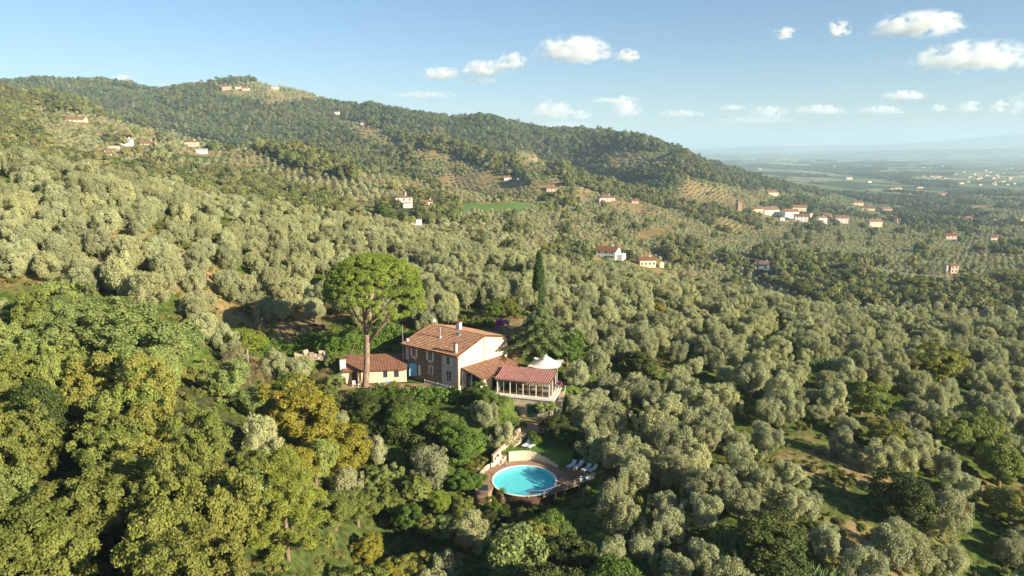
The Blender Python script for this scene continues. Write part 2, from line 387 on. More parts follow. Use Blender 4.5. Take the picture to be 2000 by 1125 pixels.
def veg(x, y, z):
    """0 bare, 1 olive, 2 wood, 3 field"""
    px, py, dep = proj(x, y, z); d = y
    n = fbm(x / 60, y / 60, 77, 3)
    c = np.where(d < 1000, 1, 2)
    c = np.where((d > 240) & (d < 1000) & (px < 700), 2, c)
    c = np.where((d > 240) & (d <= 1100) & (px > 700) & (n > 0.74), 2, c)
    c = np.where((d > 700) & (px < 1120), 2, c)
    c = np.where((d > 880) & (px > 1120) & (px < 1480), 2, c)
    c = np.where((d > 600) & (px > 1480) & (d < 1500), np.where(n > 0.75, 2, 1), c)
    for p in WOOD_MID: c = np.where(inpoly(px, py, p) & (d > 235) & (d < 620), 2, c)
    for p in OLIVE_FAR: c = np.where(inpoly(px, py, p) & (d > 400), 1, c)
    for p, _ in FIELDS: c = np.where(inpoly(px, py, p) & (d > 240), 3, c)
    return c, px, py, dep
WOODPOLY = [(-420,640),(0,612),(60,575),(200,562),(330,585),(372,660),(345,730),(320,760),(380,800),(470,835),(500,890),(560,1000),(600,1180),(600,1400),(-700,1500)]
# ------------------------------------------------------------------ the ground, one sheet to the horizon
def build_ground():
    aF = np.linspace(-R(52), R(52), 480); aB = np.linspace(R(52), R(308), 70)[1:-1]
    az = np.concatenate([aF, aB]); na = len(az)
    r = np.concatenate([[0.4, 4, 8], np.exp(np.linspace(math.log(12), math.log(34000), 600))]); nr = len(r)
    A, RR = np.meshgrid(az, r)
    X = RR * np.sin(A); Y = RR * np.cos(A)
    Z = ground(X.ravel(), Y.ravel()).reshape(X.shape)
    V = np.stack([X.ravel(), Y.ravel(), Z.ravel()], 1)
    i = np.arange(nr - 1)[:, None] * na; j = np.arange(na)[None, :]; j2 = (j + 1) % na
    F = np.stack([(i + j).ravel(), (i + j2).ravel(), (i + na + j2).ravel(), (i + na + j).ravel()], 1)[:, ::-1]
    c, px, py, dep = veg(V[:, 0], V[:, 1], V[:, 2]); d = np.hypot(V[:, 0], V[:, 1])
    front = V[:, 1] > 0
    n1 = fbm(V[:,0]/22, V[:,1]/22, 5, 4); 
    dry = np.clip(0.25 + (n1 - .5) * 3.0, 0, 1)
    left = front & (px < 700) & (py > 430) & (py < 620) & (d < 240)
    dry = np.where(left, np.clip(dry + .22, 0, 1), dry)
    dry = np.where((d < 240) & (px > 1350) & (py > 720), np.clip(dry - .15, 0, 1), dry)
    dry = np.where((d < 100) & (px < 1200), 0.15 * dry, dry)
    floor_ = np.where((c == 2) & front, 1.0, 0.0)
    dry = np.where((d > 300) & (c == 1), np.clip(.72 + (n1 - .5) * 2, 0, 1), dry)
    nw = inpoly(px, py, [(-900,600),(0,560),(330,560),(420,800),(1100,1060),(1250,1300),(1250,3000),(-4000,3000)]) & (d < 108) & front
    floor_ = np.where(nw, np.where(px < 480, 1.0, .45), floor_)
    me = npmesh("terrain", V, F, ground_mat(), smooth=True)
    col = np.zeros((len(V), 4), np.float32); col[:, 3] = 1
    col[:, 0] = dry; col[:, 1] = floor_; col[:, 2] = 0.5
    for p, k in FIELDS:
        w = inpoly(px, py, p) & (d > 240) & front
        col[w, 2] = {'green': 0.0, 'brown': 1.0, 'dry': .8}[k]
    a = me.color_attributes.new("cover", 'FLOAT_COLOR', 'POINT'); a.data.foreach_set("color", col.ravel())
    tag(link(bpy.data.objects.new("terrain", me)), kind='structure')
def ground_mat():
    m, t, N, L = NT("hillside_ground")
    at = N("Attribute", attribute_name="cover"); sp = N("SeparateColor"); L(at.outputs["Color"], sp.inputs[0])
    ge = N("NewGeometry")
    def noise(s, det=5):
        n = N("TexNoise"); n.inputs["Scale"].default_value = s; n.inputs["Detail"].default_value = det; L(ge.outputs["Position"], n.inputs[0]); return n.outputs[0]
    def ramp(v, a, b):
        r = N("MapRange"); r.inputs[1].default_value = a; r.inputs[2].default_value = b; L(v, r.inputs[0]); return r.outputs[0]
    def mix(f, a, b):
        x = N("Mix", data_type='RGBA')
        for k, q in ((6, a), (7, b)):
            if isinstance(q, tuple): x.inputs[k].default_value = C4(q)
            else: L(q, x.inputs[k])
        if isinstance(f, float): x.inputs[0].default_value = f
        else: L(f, x.inputs[0])
        return x.outputs[2]
    def add(a, b, op='ADD'):
        x = N("Math", operation=op); 
        for k, q in ((0, a), (1, b)):
            if isinstance(q, float): x.inputs[k].default_value = q
            else: L(q, x.inputs[k])
        return x.outputs[0]
    fine = noise(1.1, 8); mid = noise(.18, 5); big = noise(.004, 6)
    green = mix(ramp(fine, .35, .65), (.04,.068,.015), (.115,.155,.032))
    dryc = mix(ramp(fine, .4, .65), (.20,.16,.065), (.36,.25,.13))
    dry = add(sp.outputs[0], add(add(mid, -.5), 1.3, 'MULTIPLY'))
    base = mix(ramp(dry, .35, .75), green, dryc)
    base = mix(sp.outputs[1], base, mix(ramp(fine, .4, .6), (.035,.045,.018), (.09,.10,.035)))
    fg = mix(ramp(fine, .3, .7), (.07,.14,.03), (.13,.20,.05))
    base = mix(ramp(sp.outputs[2], .45, .05), base, fg)
    base = mix(ramp(sp.outputs[2], .6, .95), base, (.34,.20,.10))
    # the plain: patchwork of fields beyond 1.7 km
    sx = N("SeparateXYZ"); L(ge.outputs["Position"], sx.inputs[0])
    far = ramp(sx.outputs[1], 1500., 2600.)
    mp = N("Mapping"); mp.inputs[3].default_value = (.0035, .0022, 0); mp.inputs[2].default_value = (0, 0, .4); L(ge.outputs["Position"], mp.inputs[0])
    vo = N("TexVoronoi"); vo.inputs["Scale"].default_value = 1.0; L(mp.outputs[0], vo.inputs[0]); s2 = N("SeparateColor"); L(vo.outputs["Color"], s2.inputs[0])
    fields = mix(ramp(s2.outputs[0], .2, .9), (.15,.19,.075), (.32,.31,.17))
    fields = mix(ramp(s2.outputs[1], .72, .8), fields, (.06,.09,.035))
    fields = mix(ramp(big, .50, .60), fields, (.045,.07,.03))
    base = mix(far, base, fields)
    d = N("BsdfPrincipled"); d.inputs["Roughness"].default_value = .95; d.inputs["Specular IOR Level"].default_value = .1; L(base, d.inputs["Base Color"])
    b = N("Bump"); b.inputs[0].default_value = .8; b.inputs[1].default_value = .25; L(fine, b.inputs["Height"]); L(b.outputs[0], d.inputs["Normal"])
    o = N("OutputMaterial"); L(d.outputs[0], o.inputs[0]); return m
build_ground()

# ------------------------------------------------------------------ foliage
def unit(v): return v / np.maximum(np.linalg.norm(v, axis=1, keepdims=True), 1e-9)
def leaf_quads(rng, P, Nn, size, aspect, jit):
    """diamond-shaped sprays at P facing roughly Nn"""
    n = len(P); nn = unit(Nn + rng.normal(0, jit, (n, 3)))
    a = unit(np.cross(nn, rng.normal(0, 1, (n, 3)))); b = np.cross(nn, a)
    s = size * rng.uniform(.65, 1.35, (n, 1)); bend = nn * s * .16
    V = np.stack([P - a * s, P - b * s * aspect + bend, P + a * s, P + b * s * aspect + bend], 1).reshape(-1, 3)
    F = np.arange(4 * n).reshape(n, 4); return V, F
def crown_from(rng, name, C, Rc, per, size, mat, aspect=.55, jit=.55, squash=.85, center=None, shell=.45, tonev=None, up=.25):
    """clumps at C with radii Rc, each `per` sprays"""
    k = len(C); cnt = np.maximum((per * (Rc / Rc.mean()) ** 2).astype(int), 4)
    idx = np.repeat(np.arange(k), cnt); n = len(idx)
    dr = unit(rng.normal(0, 1, (n, 3))); 
    cen = C.mean(0) if center is None else np.array(center)
    out = unit(C - cen)[idx]
    flip = (dr * out).sum(1) < -0.35; dr[flip] *= -1
    rad = Rc[idx][:, None] * (shell + (1 - shell) * rng.uniform(0, 1, (n, 1)) ** .5) * (1 + .12 * rng.normal(0, 1, (n, 1)))
    P = C[idx] + dr * rad * np.array([1, 1, squash])
    nn = unit(dr + out * .35 + np.array([0, 0, up]))
    V, F = leaf_quads(rng, P, nn, size, aspect, jit)
    tv = rng.uniform(0, 1, k) if tonev is None else tonev
    tone = np.clip(tv[idx] * .6 + rng.uniform(0, .4, n), 0, 1)
    return npmesh(name, V, F, mat, np.repeat(tone, 4))
def blob_clumps(rng, n, rx, ry, rz, zc, rc, low=-.45, lump=.22, fill=.3):
    D = unit(rng.normal(0, 1, (n * 3, 3))); D = D[D[:, 2] > low][:n]
    L = unit(rng.normal(0, 1, (7, 3))); am = rng.uniform(.4, 1, 7)
    q = (np.maximum(D @ L.T, 0) ** 4 * am).sum(1)
    s = (1 - lump) + lump * 1.6 * q / max(q.max(), 1e-6)
    inn = rng.uniform(0, 1, len(D)) < fill; s = np.where(inn, s * rng.uniform(.3, .75, len(D)), s * rng.uniform(.86, 1.04, len(D)))
    C = D * s[:, None] * np.array([rx, ry, rz]) + np.array([0, 0, zc])
    return C, rc * rng.uniform(.65, 1.3, len(D))
def trunk_mb(rng, h, r, spread, nb, top, lean=.05, forks=1):
    mb = MB(); dx, dy = rng.normal(0, lean, 2)
    pts = [(dx*h*t*t + rng.normal(0, .02)*h*t, dy*h*t*t + rng.normal(0, .02)*h*t, h*t - .5*(1-t)) for t in (0, .35, .7, 1)]
    mb.tube(pts, [r*1.35, r, r*.85, r*.7], 7)
    e = Vector(pts[-1])
    for k in range(nb):
        a = 2*math.pi*(k + rng.uniform(-.3, .3))/nb; ln = spread*rng.uniform(.6, 1)
        p1 = e + Vector((math.cos(a)*ln*.4, math.sin(a)*ln*.4, (top-h)*.4)); p2 = e + Vector((math.cos(a)*ln, math.sin(a)*ln, (top-h)*rng.uniform(.65, .95)))
        mb.tube([tuple(e - Vector((0,0,.1*h))), tuple(p1), tuple(p2)], [r*.55, r*.35, r*.1], 5)
    return mb
MAST = {}   # kind -> list of (crown mesh, trunk mesh, nominal radius, nominal height)
def make_master(kind, n, f):
    MAST[kind] = [f(np.random.default_rng(1000 + 37 * i + sum(map(ord, kind))), i) for i in range(n)]
def olive(rng, i):
    rx = rng.uniform(2.9, 3.4); ry = rx*rng.uniform(.8, 1.1); rz = rng.uniform(2.5, 3.1); zc = rz + .15
    C, Rc = blob_clumps(rng, 84, rx*.84, ry*.84, rz*.84, zc, .58, low=-.9, lump=.5, fill=.2)
    tz = C[:, 2] > zc; C[tz, 2] += rng.uniform(-.3, .7, tz.sum()); Rc = Rc * rng.uniform(.6, 1.35, len(Rc))
    k = rng.choice(np.nonzero(tz)[0], 12); C = np.concatenate([C, C[k] + (C[k] - np.array([0, 0, zc - 1])) * .16 + rng.normal(0, .15, (12, 3))]); Rc = np.concatenate([Rc, rng.uniform(.22, .38, 12)])
    cr = crown_from(rng, "olive_crown", C, Rc, 112, .15, M['olive'], .32, .6, 1.15, (0, 0, zc-.6), .6)
    return cr, trunk_mb(rng, 1.3, .3, 1.8, 4, 4.2, .12).mesh("olive_trunk", M['olive_bark'], True), 3.2, zc + rz
def broad(mat, leaf=.145, per=105, nc=185, asp=.6, rc=.62, lump=.5, bark='bark'):
    def f(rng, i):
        rx = rng.uniform(4.2, 4.8); rz = rng.uniform(4.3, 5.0); zc = rz + .45
        C, Rc = blob_clumps(rng, nc, rx*.84, rx*.84*rng.uniform(.85, 1.1), rz*.84, zc, rc, low=-.9, lump=lump, fill=.25)
        cr = crown_from(rng, "crown", C, Rc, per, leaf, M[mat], asp, .5, .85, (0, 0, zc-1), .6)
        return cr, trunk_mb(rng, 3.0, .32, 3, 5, zc+1.5, .06).mesh("trunk", M[bark], True), 4.6, zc + rz
    return f
def poplar(mat):
    def f(rng, i):
        C, Rc = blob_clumps(rng, 80, 2.2, 2.2, 4.4, 5.6, .95, low=-.8, lump=.4, fill=.25)
        return crown_from(rng, "crown", C, Rc, 110, .22, M[mat], .6, .5, .9, (0,0,5), .6), trunk_mb(rng, 3, .22, 1.2, 4, 8, .05).mesh("trunk", M['bark'], True), 2.8, 10.2
    return f
def far_tree(mat, size, nc, per, rx0, rz0, zc0, asp=.6):
    def f(rng, i):
        rx = rx0*rng.uniform(.9, 1.1)
        C, Rc = blob_clumps(rng, nc, rx*.75, rx*.75, rz0*.75, zc0, rx*.34, low=-.6, lump=.3, fill=.15)
        return crown_from(rng, "far_crown", C, Rc, per, size, M[mat], asp, .36, .9, (0,0,zc0-1), .6), None, rx, zc0 + rz0
    return f
make_master('olive', 7, olive)
make_master('oak', 4, broad('oak'))
make_master('greyoak', 3, broad('greyoak', .135, 105, 180, .6, .60))
make_master('dark', 3, broad('dark', .15, 110, 150, .6, .7, .4))
make_master('green', 3, broad('green', .15, 110, 160, .6, .65))
make_master('gold', 2, broad('gold', .14, 100, 170, .6, .6, .5))
make_master('lime', 2, broad('lime', .14, 100, 160, .6, .6, .4))
make_master('red', 1, broad('red', .18, 80, 70, .5, .9, .3))
make_master('twig', 1, broad('twig', .26, 45, 80, .12, 1.0, .4))
make_master('poplar', 2, poplar('greyoak'))
make_master('mid_olive', 5, far_tree('olive', .32, 20, 38, 2.4, 2.1, 2.3, .45))
make_master('mid_wood', 5, far_tree('wood_mid', .5, 22, 52, 4.2, 4.0, 4.6))
make_master('far_wood', 5, far_tree('wood_far', .85, 14, 24, 5.6, 5.4, 5.0))
make_master('scrub', 4, far_tree('scrub', .16, 12, 45, .9, .7, .55))

# scatter: one object of many instances, for growth nobody could count
MASTCOL = bpy.data.collections.new("tree_sources")
def source(kind, i, which=0):
    nm = f"source_{kind}_{i}_{which}"; o = bpy.data.objects.get(nm)
    if o is None:
        o = bpy.data.objects.new(nm, MAST[kind][i][which]); MASTCOL.objects.link(o)
    return o
def scatter(name, kind, X, Y, Z, S, SZ, rng, trunks=False, label=None):
    n = len(X)
    if n == 0: return None
    me = bpy.data.meshes.new(name); me.vertices.add(n)
    me.vertices.foreach_set("co", np.stack([X, Y, Z], 1).astype(np.float32).ravel())
    var = rng.integers(0, len(MAST[kind]), n)
    for nm, ty, val in (("var", 'INT', var.astype(np.int32)),):
        a = me.attributes.new(nm, ty, 'POINT'); a.data.foreach_set("value", val)
    a = me.attributes.new("rot", 'FLOAT_VECTOR', 'POINT'); rr = np.zeros((n, 3), np.float32); rr[:, 2] = rng.uniform(0, 6.283, n); a.data.foreach_set("vector", rr.ravel())
    a = me.attributes.new("scl", 'FLOAT_VECTOR', 'POINT'); a.data.foreach_set("vector", np.stack([S, S, SZ], 1).astype(np.float32).ravel())
    ob = link(bpy.data.objects.new(name, me)); tag(ob, label, None, None, 'stuff')
    g = bpy.data.node_groups.new("scatter_" + name, 'GeometryNodeTree')
    g.interface.new_socket("Geometry", in_out='INPUT', socket_type='NodeSocketGeometry'); g.interface.new_socket("Geometry", in_out='OUTPUT', socket_type='NodeSocketGeometry')
    nd = g.nodes; gi = nd.new("NodeGroupInput"); go = nd.new("NodeGroupOutput"); jn = nd.new("GeometryNodeJoinGeometry")
    def named(nm, ty):
        q = nd.new("GeometryNodeInputNamedAttribute"); q.data_type = ty; q.inputs[0].default_value = nm; return q.outputs[0]
    nv, nr, ns = named("var", 'INT'), named("rot", 'FLOAT_VECTOR'), named("scl", 'FLOAT_VECTOR')
    e2r = nd.new("FunctionNodeEulerToRotation"); g.links.new(nr, e2r.inputs[0])
    for i in range(len(MAST[kind])):
        cmp_ = nd.new("FunctionNodeCompare"); cmp_.data_type = 'INT'; cmp_.operation = 'EQUAL'
        ii = [s for s in cmp_.inputs if s.type == 'INT']; g.links.new(nv, ii[0]); ii[1].default_value = i
        for which in ((0, 1) if trunks and MAST[kind][i][1] else (0,)):
            oi = nd.new("GeometryNodeObjectInfo"); oi.inputs[0].default_value = source(kind, i, which); oi.inputs["As Instance"].default_value = True
            ip = nd.new("GeometryNodeInstanceOnPoints")
            g.links.new(gi.outputs[0], ip.inputs["Points"]); g.links.new(cmp_.outputs[0], ip.inputs["Selection"]); g.links.new(oi.outputs["Geometry"], ip.inputs["Instance"])
            g.links.new(e2r.outputs[0], ip.inputs["Rotation"]); g.links.new(ns, ip.inputs["Scale"]); g.links.new(ip.outputs[0], jn.inputs[0])
    g.links.new(jn.outputs[0], go.inputs[0])
    md = ob.modifiers.new("scatter", 'NODES'); md.node_group = g
    return ob
def tree(kind, name, x, y, radius, height, label, cat="tree", group=None, seed=0, sink=.15, z=None):
    """a tree of its own: empty > trunk, crown"""
    rng = random.Random(int(seed * 7919 + x * 131 + y * 17)); i = rng.randrange(len(MAST[kind])); cm, tm, r0, h0 = MAST[kind][i]
    zz = (g1(x, y) if z is None else z) - sink
    t = empty(name, (x, y, zz), rng.uniform(0, 6.28), label, cat, group); s = radius / r0; sz = height / h0
    for nm, me in (("trunk", tm), ("crown", cm)):
        if me is None: continue
        o = link(bpy.data.objects.new(nm, me), t); o.scale = (s, s, sz)
    return t
# ------------------------------------------------------------------ planting plan
def at(px, d):
    x = (px - 1000) / FPX * d
    for _ in range(4): x = xof(px, d, g1(x, d))
    return x, d
def where(x, y, z):
    px, py, _ = proj(np.array([x]), np.array([y]), np.array([z]))
    return f"{float(px[0]) / 20:.1f}% across, {float(py[0]) / 11.25:.1f}% down"
yp_x, yp_y = at(562, 62)
PLANT = []          # (x, y, radius) of the trees set by hand
KEEP = [            # circles kept free of scattered trees
 (-9.5,113,12.5), (-2,116,10), (-25,113,8), (4,111,7.5), (7,105,4.5), (1.75,88.7,8), (9.5,91,4.5), (3,98,5), (-3,97,5), (-10,122,5), (-27,106,5), (-18,106,7), (1,123,7),
 (-43,97,9), (-36,101,5), (-33,108,6), (-50,101,7), (-40,118,8), (-34,119,6), (-22,120,8),
]
for px, d, r in [(850,77,6.5),(800,74,5),(905,80,5),(780,84,4),(850,70,5),(900,68,4),(990,75,3.5),
                 (1640,86,4.5),(1600,92,4),(1560,100,3),(1470,110,4),(1460,100,3),(1430,118,3),(1520,92,3.5),(1690,78,4),(1880,68,4.5),(1960,72,3),(1760,118,4.5),(1500,142,4),(1600,128,4),(1430,148,3),(1850,130,3),
                 (240,131,3.5),(228,122,3.5),(400,128,3),(430,122,3.5),(40,104,4.5),(1052,131,3.5),(1052,126,3),(905,133,3.5),(955,130,3.5),(1000,128,3),(640,128,3.5),(480,142,3),(1330,120,3)]:
    x, y = at(px, d); KEEP.append((x, y, r * (.75 if px > 1300 else .85)))
# (kind, name, px, distance, radius, height, what)
HAND = [
 ('lime','yellow_green_tree',483,112,5.0,6.4,"bright yellow-green round tree beside the clipped hedge"),
 ('gold','golden_tree',590,88,6.4,10.5,"large golden-yellow autumn tree below the annex, leafier left half"),
 ('gold','golden_tree',670,86,5.4,8.8,"golden-yellow tree spilling down toward the garden, under the annex hedge"),
 ('gold','golden_shrub',392,97,2.2,4.6,"slim yellow shrub beside the tilted timber poles"),
 ('lime','lime_tree',366,94,3.1,5.2,"small lime-green tree just right of the flat grey shelter"),
 ('gold','golden_shrub',428,99,2.0,6.0,"tall thin yellow bush in front of the brown brush"),
 ('twig','bare_brush',470,101,3.8,7.6,"pale brown twiggy thicket behind the wooden pole"),
 ('twig','bare_brush',505,100,2.8,7.0,"spindly straw-coloured thicket right of the wooden pole"),
 ('greyoak','broadleaf_tree',262,86,7.5,12,"tall grey-green broadleaf tree with the highest crown of the left wood"),
 ('greyoak','broadleaf_tree',330,88,5.5,10,"grey-green broadleaf tree at the right edge of the left wood, above the shelter"),
 ('green','bay_tree',1108,118,3.5,7.5,"dense bright-green bay tree right behind the cedar"),
 ('green','pergola_tree',945,101,2.6,4.4,"bright-green layered small tree in front of the glass pavilion"),
 ('green','fig_tree',800,98,4.6,6.4,"broad glossy green tree below the farmhouse front"),
 ('green','fig_tree',868,96,4.4,6.6,"glossy green tree filling the slope between farmhouse and pool path"),
 ('green','fig_tree',905,92,4.3,7.0,"darker leafy green tree whose crown leans over the pink garden wall"),
 ('dark','hedge_tree',720,101,3.6,4.6,"dark green bushy tree below the base of the umbrella pine"),
 ('dark','hedge_tree',775,101,3.6,4.8,"dark green bushy tree below the farmhouse corner"),
 ('olive','olive_tree',735,91,2.2,5.2,"small round olive tree beside the white gas tank"),
 ('olive','olive_tree',845,88,4.2,6.4,"big grey spreading olive tree left of the pool garden"),
 ('olive','olive_tree',985,97,2.5,4.9,"pale olive tree in front of the pavilion base wall"),
 ('olive','olive_tree',950,98,2.2,4.8,"round olive tree just left of the one before the base wall"),
 ('olive','olive_tree',922,77,2.7,4.9,"lone round olive tree standing on the shaded lawn below the pool"),
 ('scrub','yellowish_shrub',785,85,4.2,4.6,"loose olive-brown shrub left of the wooden steps"),
 ('lime','lemon_tree',862,83,2.1,3.8,"small light-green fruit tree at the edge of the shaded lawn"),
 ('oak','oak_tree',700,78,3.2,5.5,"yellow-green shrubby oak at the upper left of the shaded lawn"),
 ('gold','golden_shrub',722,73,2.6,4.0,"yellow shrub near the left border of the shaded lawn"),
 ('greyoak','white_poplar',618,80,3.8,8.0,"silvery green poplar below the golden tree"),
 ('olive','olive_tree',672,80,2.6,5.6,"olive tree tucked right of the silvery poplar"),
 ('poplar','tall_broadleaf',1002,69,3.3,10.5,"tall narrow tree rising from the dark garden below the pool"),
 ('green','broadleaf_tree',1195,64,4.8,8.4,"large light-green broadleaf tree below the sun deck"),
 ('green','broadleaf_tree',1075,77,3.6,5.6,"fresh green tree with pointed shoots in front of the pool rail"),
 ('dark','garden_bush',1080,98.8,2.9,3.6,"dark rounded bush between the upper lawn and the sun deck"),
 ('dark','garden_bush',1105,97.3,2.3,3.2,"dark bush behind the deck sunloungers"),
 ('dark','holm_oak',1248,120,4.2,6.2,"dark green oak alone among pale olives right of the tent"),
 ('dark','holm_oak',1762,80,4.6,7.4,"very dark round evergreen oak by the open grass on the right slope"),
 ('dark','holm_oak',1500,69,5.2,7.6,"dark olive-green evergreen oak low on the right slope"),
 ('dark','holm_oak',1598,58,5.4,7.4,"blackish green evergreen oak at the bottom edge, right half"),
 ('oak','oak_tree',1835,135,5.8,8.2,"wide green oak standing above the upper right olives"),
 ('oak','oak_tree',1680,112,5.0,7.6,"green oak in the brushy gully on the right slope"),
 ('oak','oak_tree',1905,106,5.2,8.0,"tall oak over the shaded hollow on the right"),
 ('oak','oak_tree',1950,96,4.8,7.2,"oak at the right end of the shaded hollow"),
 ('oak','oak_tree',1860,102,4.0,6.8,"smaller oak at the left end of the shaded hollow"),
 ('oak','oak_tree',1970,86,4.6,6.2,"oak below the shaded hollow near the right edge"),
 ('red','russet_tree',1852,84,2.8,4.8,"russet brown tree among the olives on the right slope"),
 ('oak','oak_tree',1720,100,3.6,5.6,"yellowish oak under the dry grass patch on the right slope"),
 ('green','small_tree',965,133,2.6,4.6,"green tree on the grassy bank behind the farmhouse"),
 ('oak','small_tree',990,136,2.2,4.0,"yellow-green tree beside the green one on the grassy bank"),
 ('oak','oak_tree',655,74,3.4,6.2,"yellow-green tree right of the young pine"),
 ('oak','oak_tree',700,64,3.4,5.6,"ochre-green bushy tree in the lower garden beside the pine"),
 ('green','small_tree',1140,58,3.8,6.6,"green tree at the bottom edge below the light broadleaf"),
 ('oak','oak_tree',735,57,3.2,5.4,"oak at the bottom edge left of the dark garden"),
 ('oak','oak_tree',1305,62,3.6,6.2,"yellowish green oak beside the lower olives, right of the light-green broadleaf"),
 ('olive','olive_tree',1132,113,2.7,5.2,"olive tree closest to the tent on its right"),
 ('olive','olive_tree',1158,107,3.1,5.6,"leafy olive tree right of the pavilion stairs"),
 ('olive','olive_tree',1190,112,2.9,5.4,"olive tree two crowns right of the tent"),
 ('olive','olive_tree',1150,100,3.0,5.6,"olive tree downhill of the pavilion stairs"),
 ('olive','olive_tree',1185,100,3.3,6.0,"broad olive tree uphill of the sun deck corner"),
 ('olive','olive_tree',1130,104.5,2.2,4.6,"small olive tree with pale blossom-like tips beside the stairs"),
 ('olive','olive_tree',1165,93.5,3.3,6.4,"large olive tree just behind the outer deck loungers"),
 ('olive','olive_tree',1205,90,3.4,6.4,"large olive tree right of the outer deck corner"),
 ('dark','dark_tree',1055,63,5.0,10.0,"tall dark tree in the shaded bottom middle"),
 ('oak','oak_tree',985,59,4.2,8.5,"shaded oak at the bottom edge, left of the tall dark tree"),
 ('dark','dark_tree',1110,70,3.6,7.0,"dark tree between pool rail and light-green broadleaf"),
 ('oak','oak_tree',1040,73,2.8,6.2,"yellow-green tree right of the yucca, before the pool wall"),
 ('dark','dark_bush',955,81,1.8,2.6,"dark bush at the foot of the pool steps"),
 ('dark','dark_bush',1010,80.5,2.2,2.6,"dark bush hugging the pool's front wall"),
 ('green','climber_bush',915,87,2.8,4.2,"green bush left of the pool steps"),
 ('oak','ochre_bush',925,92,2.2,3.2,"ochre-tinged bush beside the low end of the pink wall"),
 ('olive','olive_tree',535,108,2.6,5.0,"grey olive between the yellow-green tree and the annex"),
 ('olive','olive_tree',588,109,2.8,5.0,"grey olive left of the annex chimney"),
 ('twig','bare_brush',630,110,2.2,3.6,"pale brush against the annex chimney"),
 ('green','yard_shrub',560,104,2.4,3.6,"green shrub above the golden tree, by the red earth"),
 ('oak','yard_shrub',636,104,2.4,3.4,"yellow-green shrub between golden tree and annex yard"),
 ('oak','yard_shrub',665,103,2.0,2.8,"low yellowish shrub left of the pine trunk base"),
 ('olive','olive_tree',430,108,3.0,5.4,"olive at the upper edge of the yellow clearing"),
 ('olive','olive_tree',455,104,2.2,4.6,"small olive behind the yellow bush"),
 ('oak','yard_shrub',765,106.8,1.7,2.5,"light shrub at the right end of the annex yard"),
 ('oak','yard_shrub',800,105.4,1.8,2.6,"light shrub in front of the blue door"),
 ('green','yard_shrub',845,104.2,1.8,2.6,"green shrub under the farmhouse lower window"),
 ('olive','olive_tree',875,131,2.6,4.8,"olive on the bank just behind the farmhouse ridge"),
 ('olive','olive_tree',912,140,2.8,5.2,"olive higher on the bank behind the farmhouse chimney"),
 ('oak','bank_shrub',1000,132,2.2,3.2,"yellowish shrub on the bank right of the bougainvillea"),
 ('scrub','bank_shrub',935,128.5,1.8,1.8,"low scrub on the bank behind the roof ridge"),
 ('green','bank_shrub',958,127,1.5,2.0,"rounded clipped shrub left of the bougainvillea"),
 ('dark','garden_bush',1130,96.5,2.4,4.0,"dark bush behind the outer sunloungers"),
 ('green','garden_bush',1045,97.5,1.7,2.4,"leafy bush right of the shaded lounger pair"),
 ('oak','garden_bush',900,83,2.0,3.2,"yellow-green bush below the pool steps"),
 ('greyoak','small_tree',875,79,2.4,4.4,"pale green tree at the upper edge of the shaded lawn"),
 ('olive','olive_tree',398,106,3.0,5.6,"olive above the yellow clearing, nearest the wood edge"),
 ('greyoak','broadleaf_tree',410,99,3.4,7.0,"grey-green tree closing the gap between wood and yellow bush"),
 ('oak','oak_tree',352,98,3.6,7.2,"oak right behind the grey shelter"),
 ('greyoak','broadleaf_tree',445,89,3.8,7.6,"pale green tree below the timber poles"),
 ('greyoak','broadleaf_tree',500,88,3.4,6.4,"whitish green tree below the dark shed roof"),
 ('dark','dark_bush',1050,81.6,2.0,2.9,"dark bush under the middle of the pool rail"),
 ('green','small_tree',965,82.5,1.6,3.0,"leafy bush beside the yucca"),
 ('dark','dark_bush',985,82.0,1.6,2.4,"dark bush under the left front of the pool"),
 ('oak','pool_bush',1028,81.3,1.7,2.6,"yellow-green bush under the pool front, right of the yucca"),
 ('green','small_tree',795,80,2.6,4.4,"leafy tree between the yellowish shrub and the shaded lawn"),
 ('dark','small_tree',815,91,2.4,4.2,"dark tree left of the big grey spreading olive"),
 ('greyoak','small_tree',750,86,2.6,4.6,"pale tree below the white gas tank"),
 ('oak','small_tree',835,79,2.0,3.4,"small yellow-green tree beside the light-green fruit tree"),
 ('dark','small_tree',690,93,2.6,4.4,"dark tree between the golden trees and the gas tank"),
 ('green','yard_shrub',744,106.6,1.5,2.2,"green shrub against the annex wall right of the pine"),
 ('oak','yard_shrub',690,105.8,1.3,1.8,"low shrub at the foot of the annex door"),
 ('greyoak','small_tree',655,107.5,2.2,4.2,"pale leafy tree in front of the annex chimney hood"),
 ('gold','golden_shrub',1285,165,3.0,4.4,"yellowish brush below the yellow farmhouse"),
]
for k, nm, px, d, r, h, lab in HAND:
    x, y = at(px, d); PLANT.append((x, y, r))
    t = tree(k, nm, x, y, r, h, lab, "shrub" if 'shrub' in nm or 'bush' in nm or 'brush' in nm else "tree")
    tag(t, lab[:200], None, None)
ORD = "first second third fourth fifth sixth seventh eighth ninth tenth eleventh twelfth thirteenth fourteenth fifteenth sixteenth seventeenth eighteenth nineteenth twentieth".split()
def name_rows(items, region):
    """items: (object, adjective, px, py). Labels count the trees row by row down the photo, from the left within a row"""
    items = sorted(items, key=lambda t: t[3]); nr = max(1, round(math.sqrt(len(items) / 1.6))); per = math.ceil(len(items) / nr)
    for r in range(nr):
        for k, (o, adj, _, _) in enumerate(sorted(items[r*per:(r+1)*per], key=lambda t: t[2])):
            o['label'] = f"{adj}, {ORD[k]} from left, {ORD[r]} row down, {region}"
rng = np.random.default_rng(5)
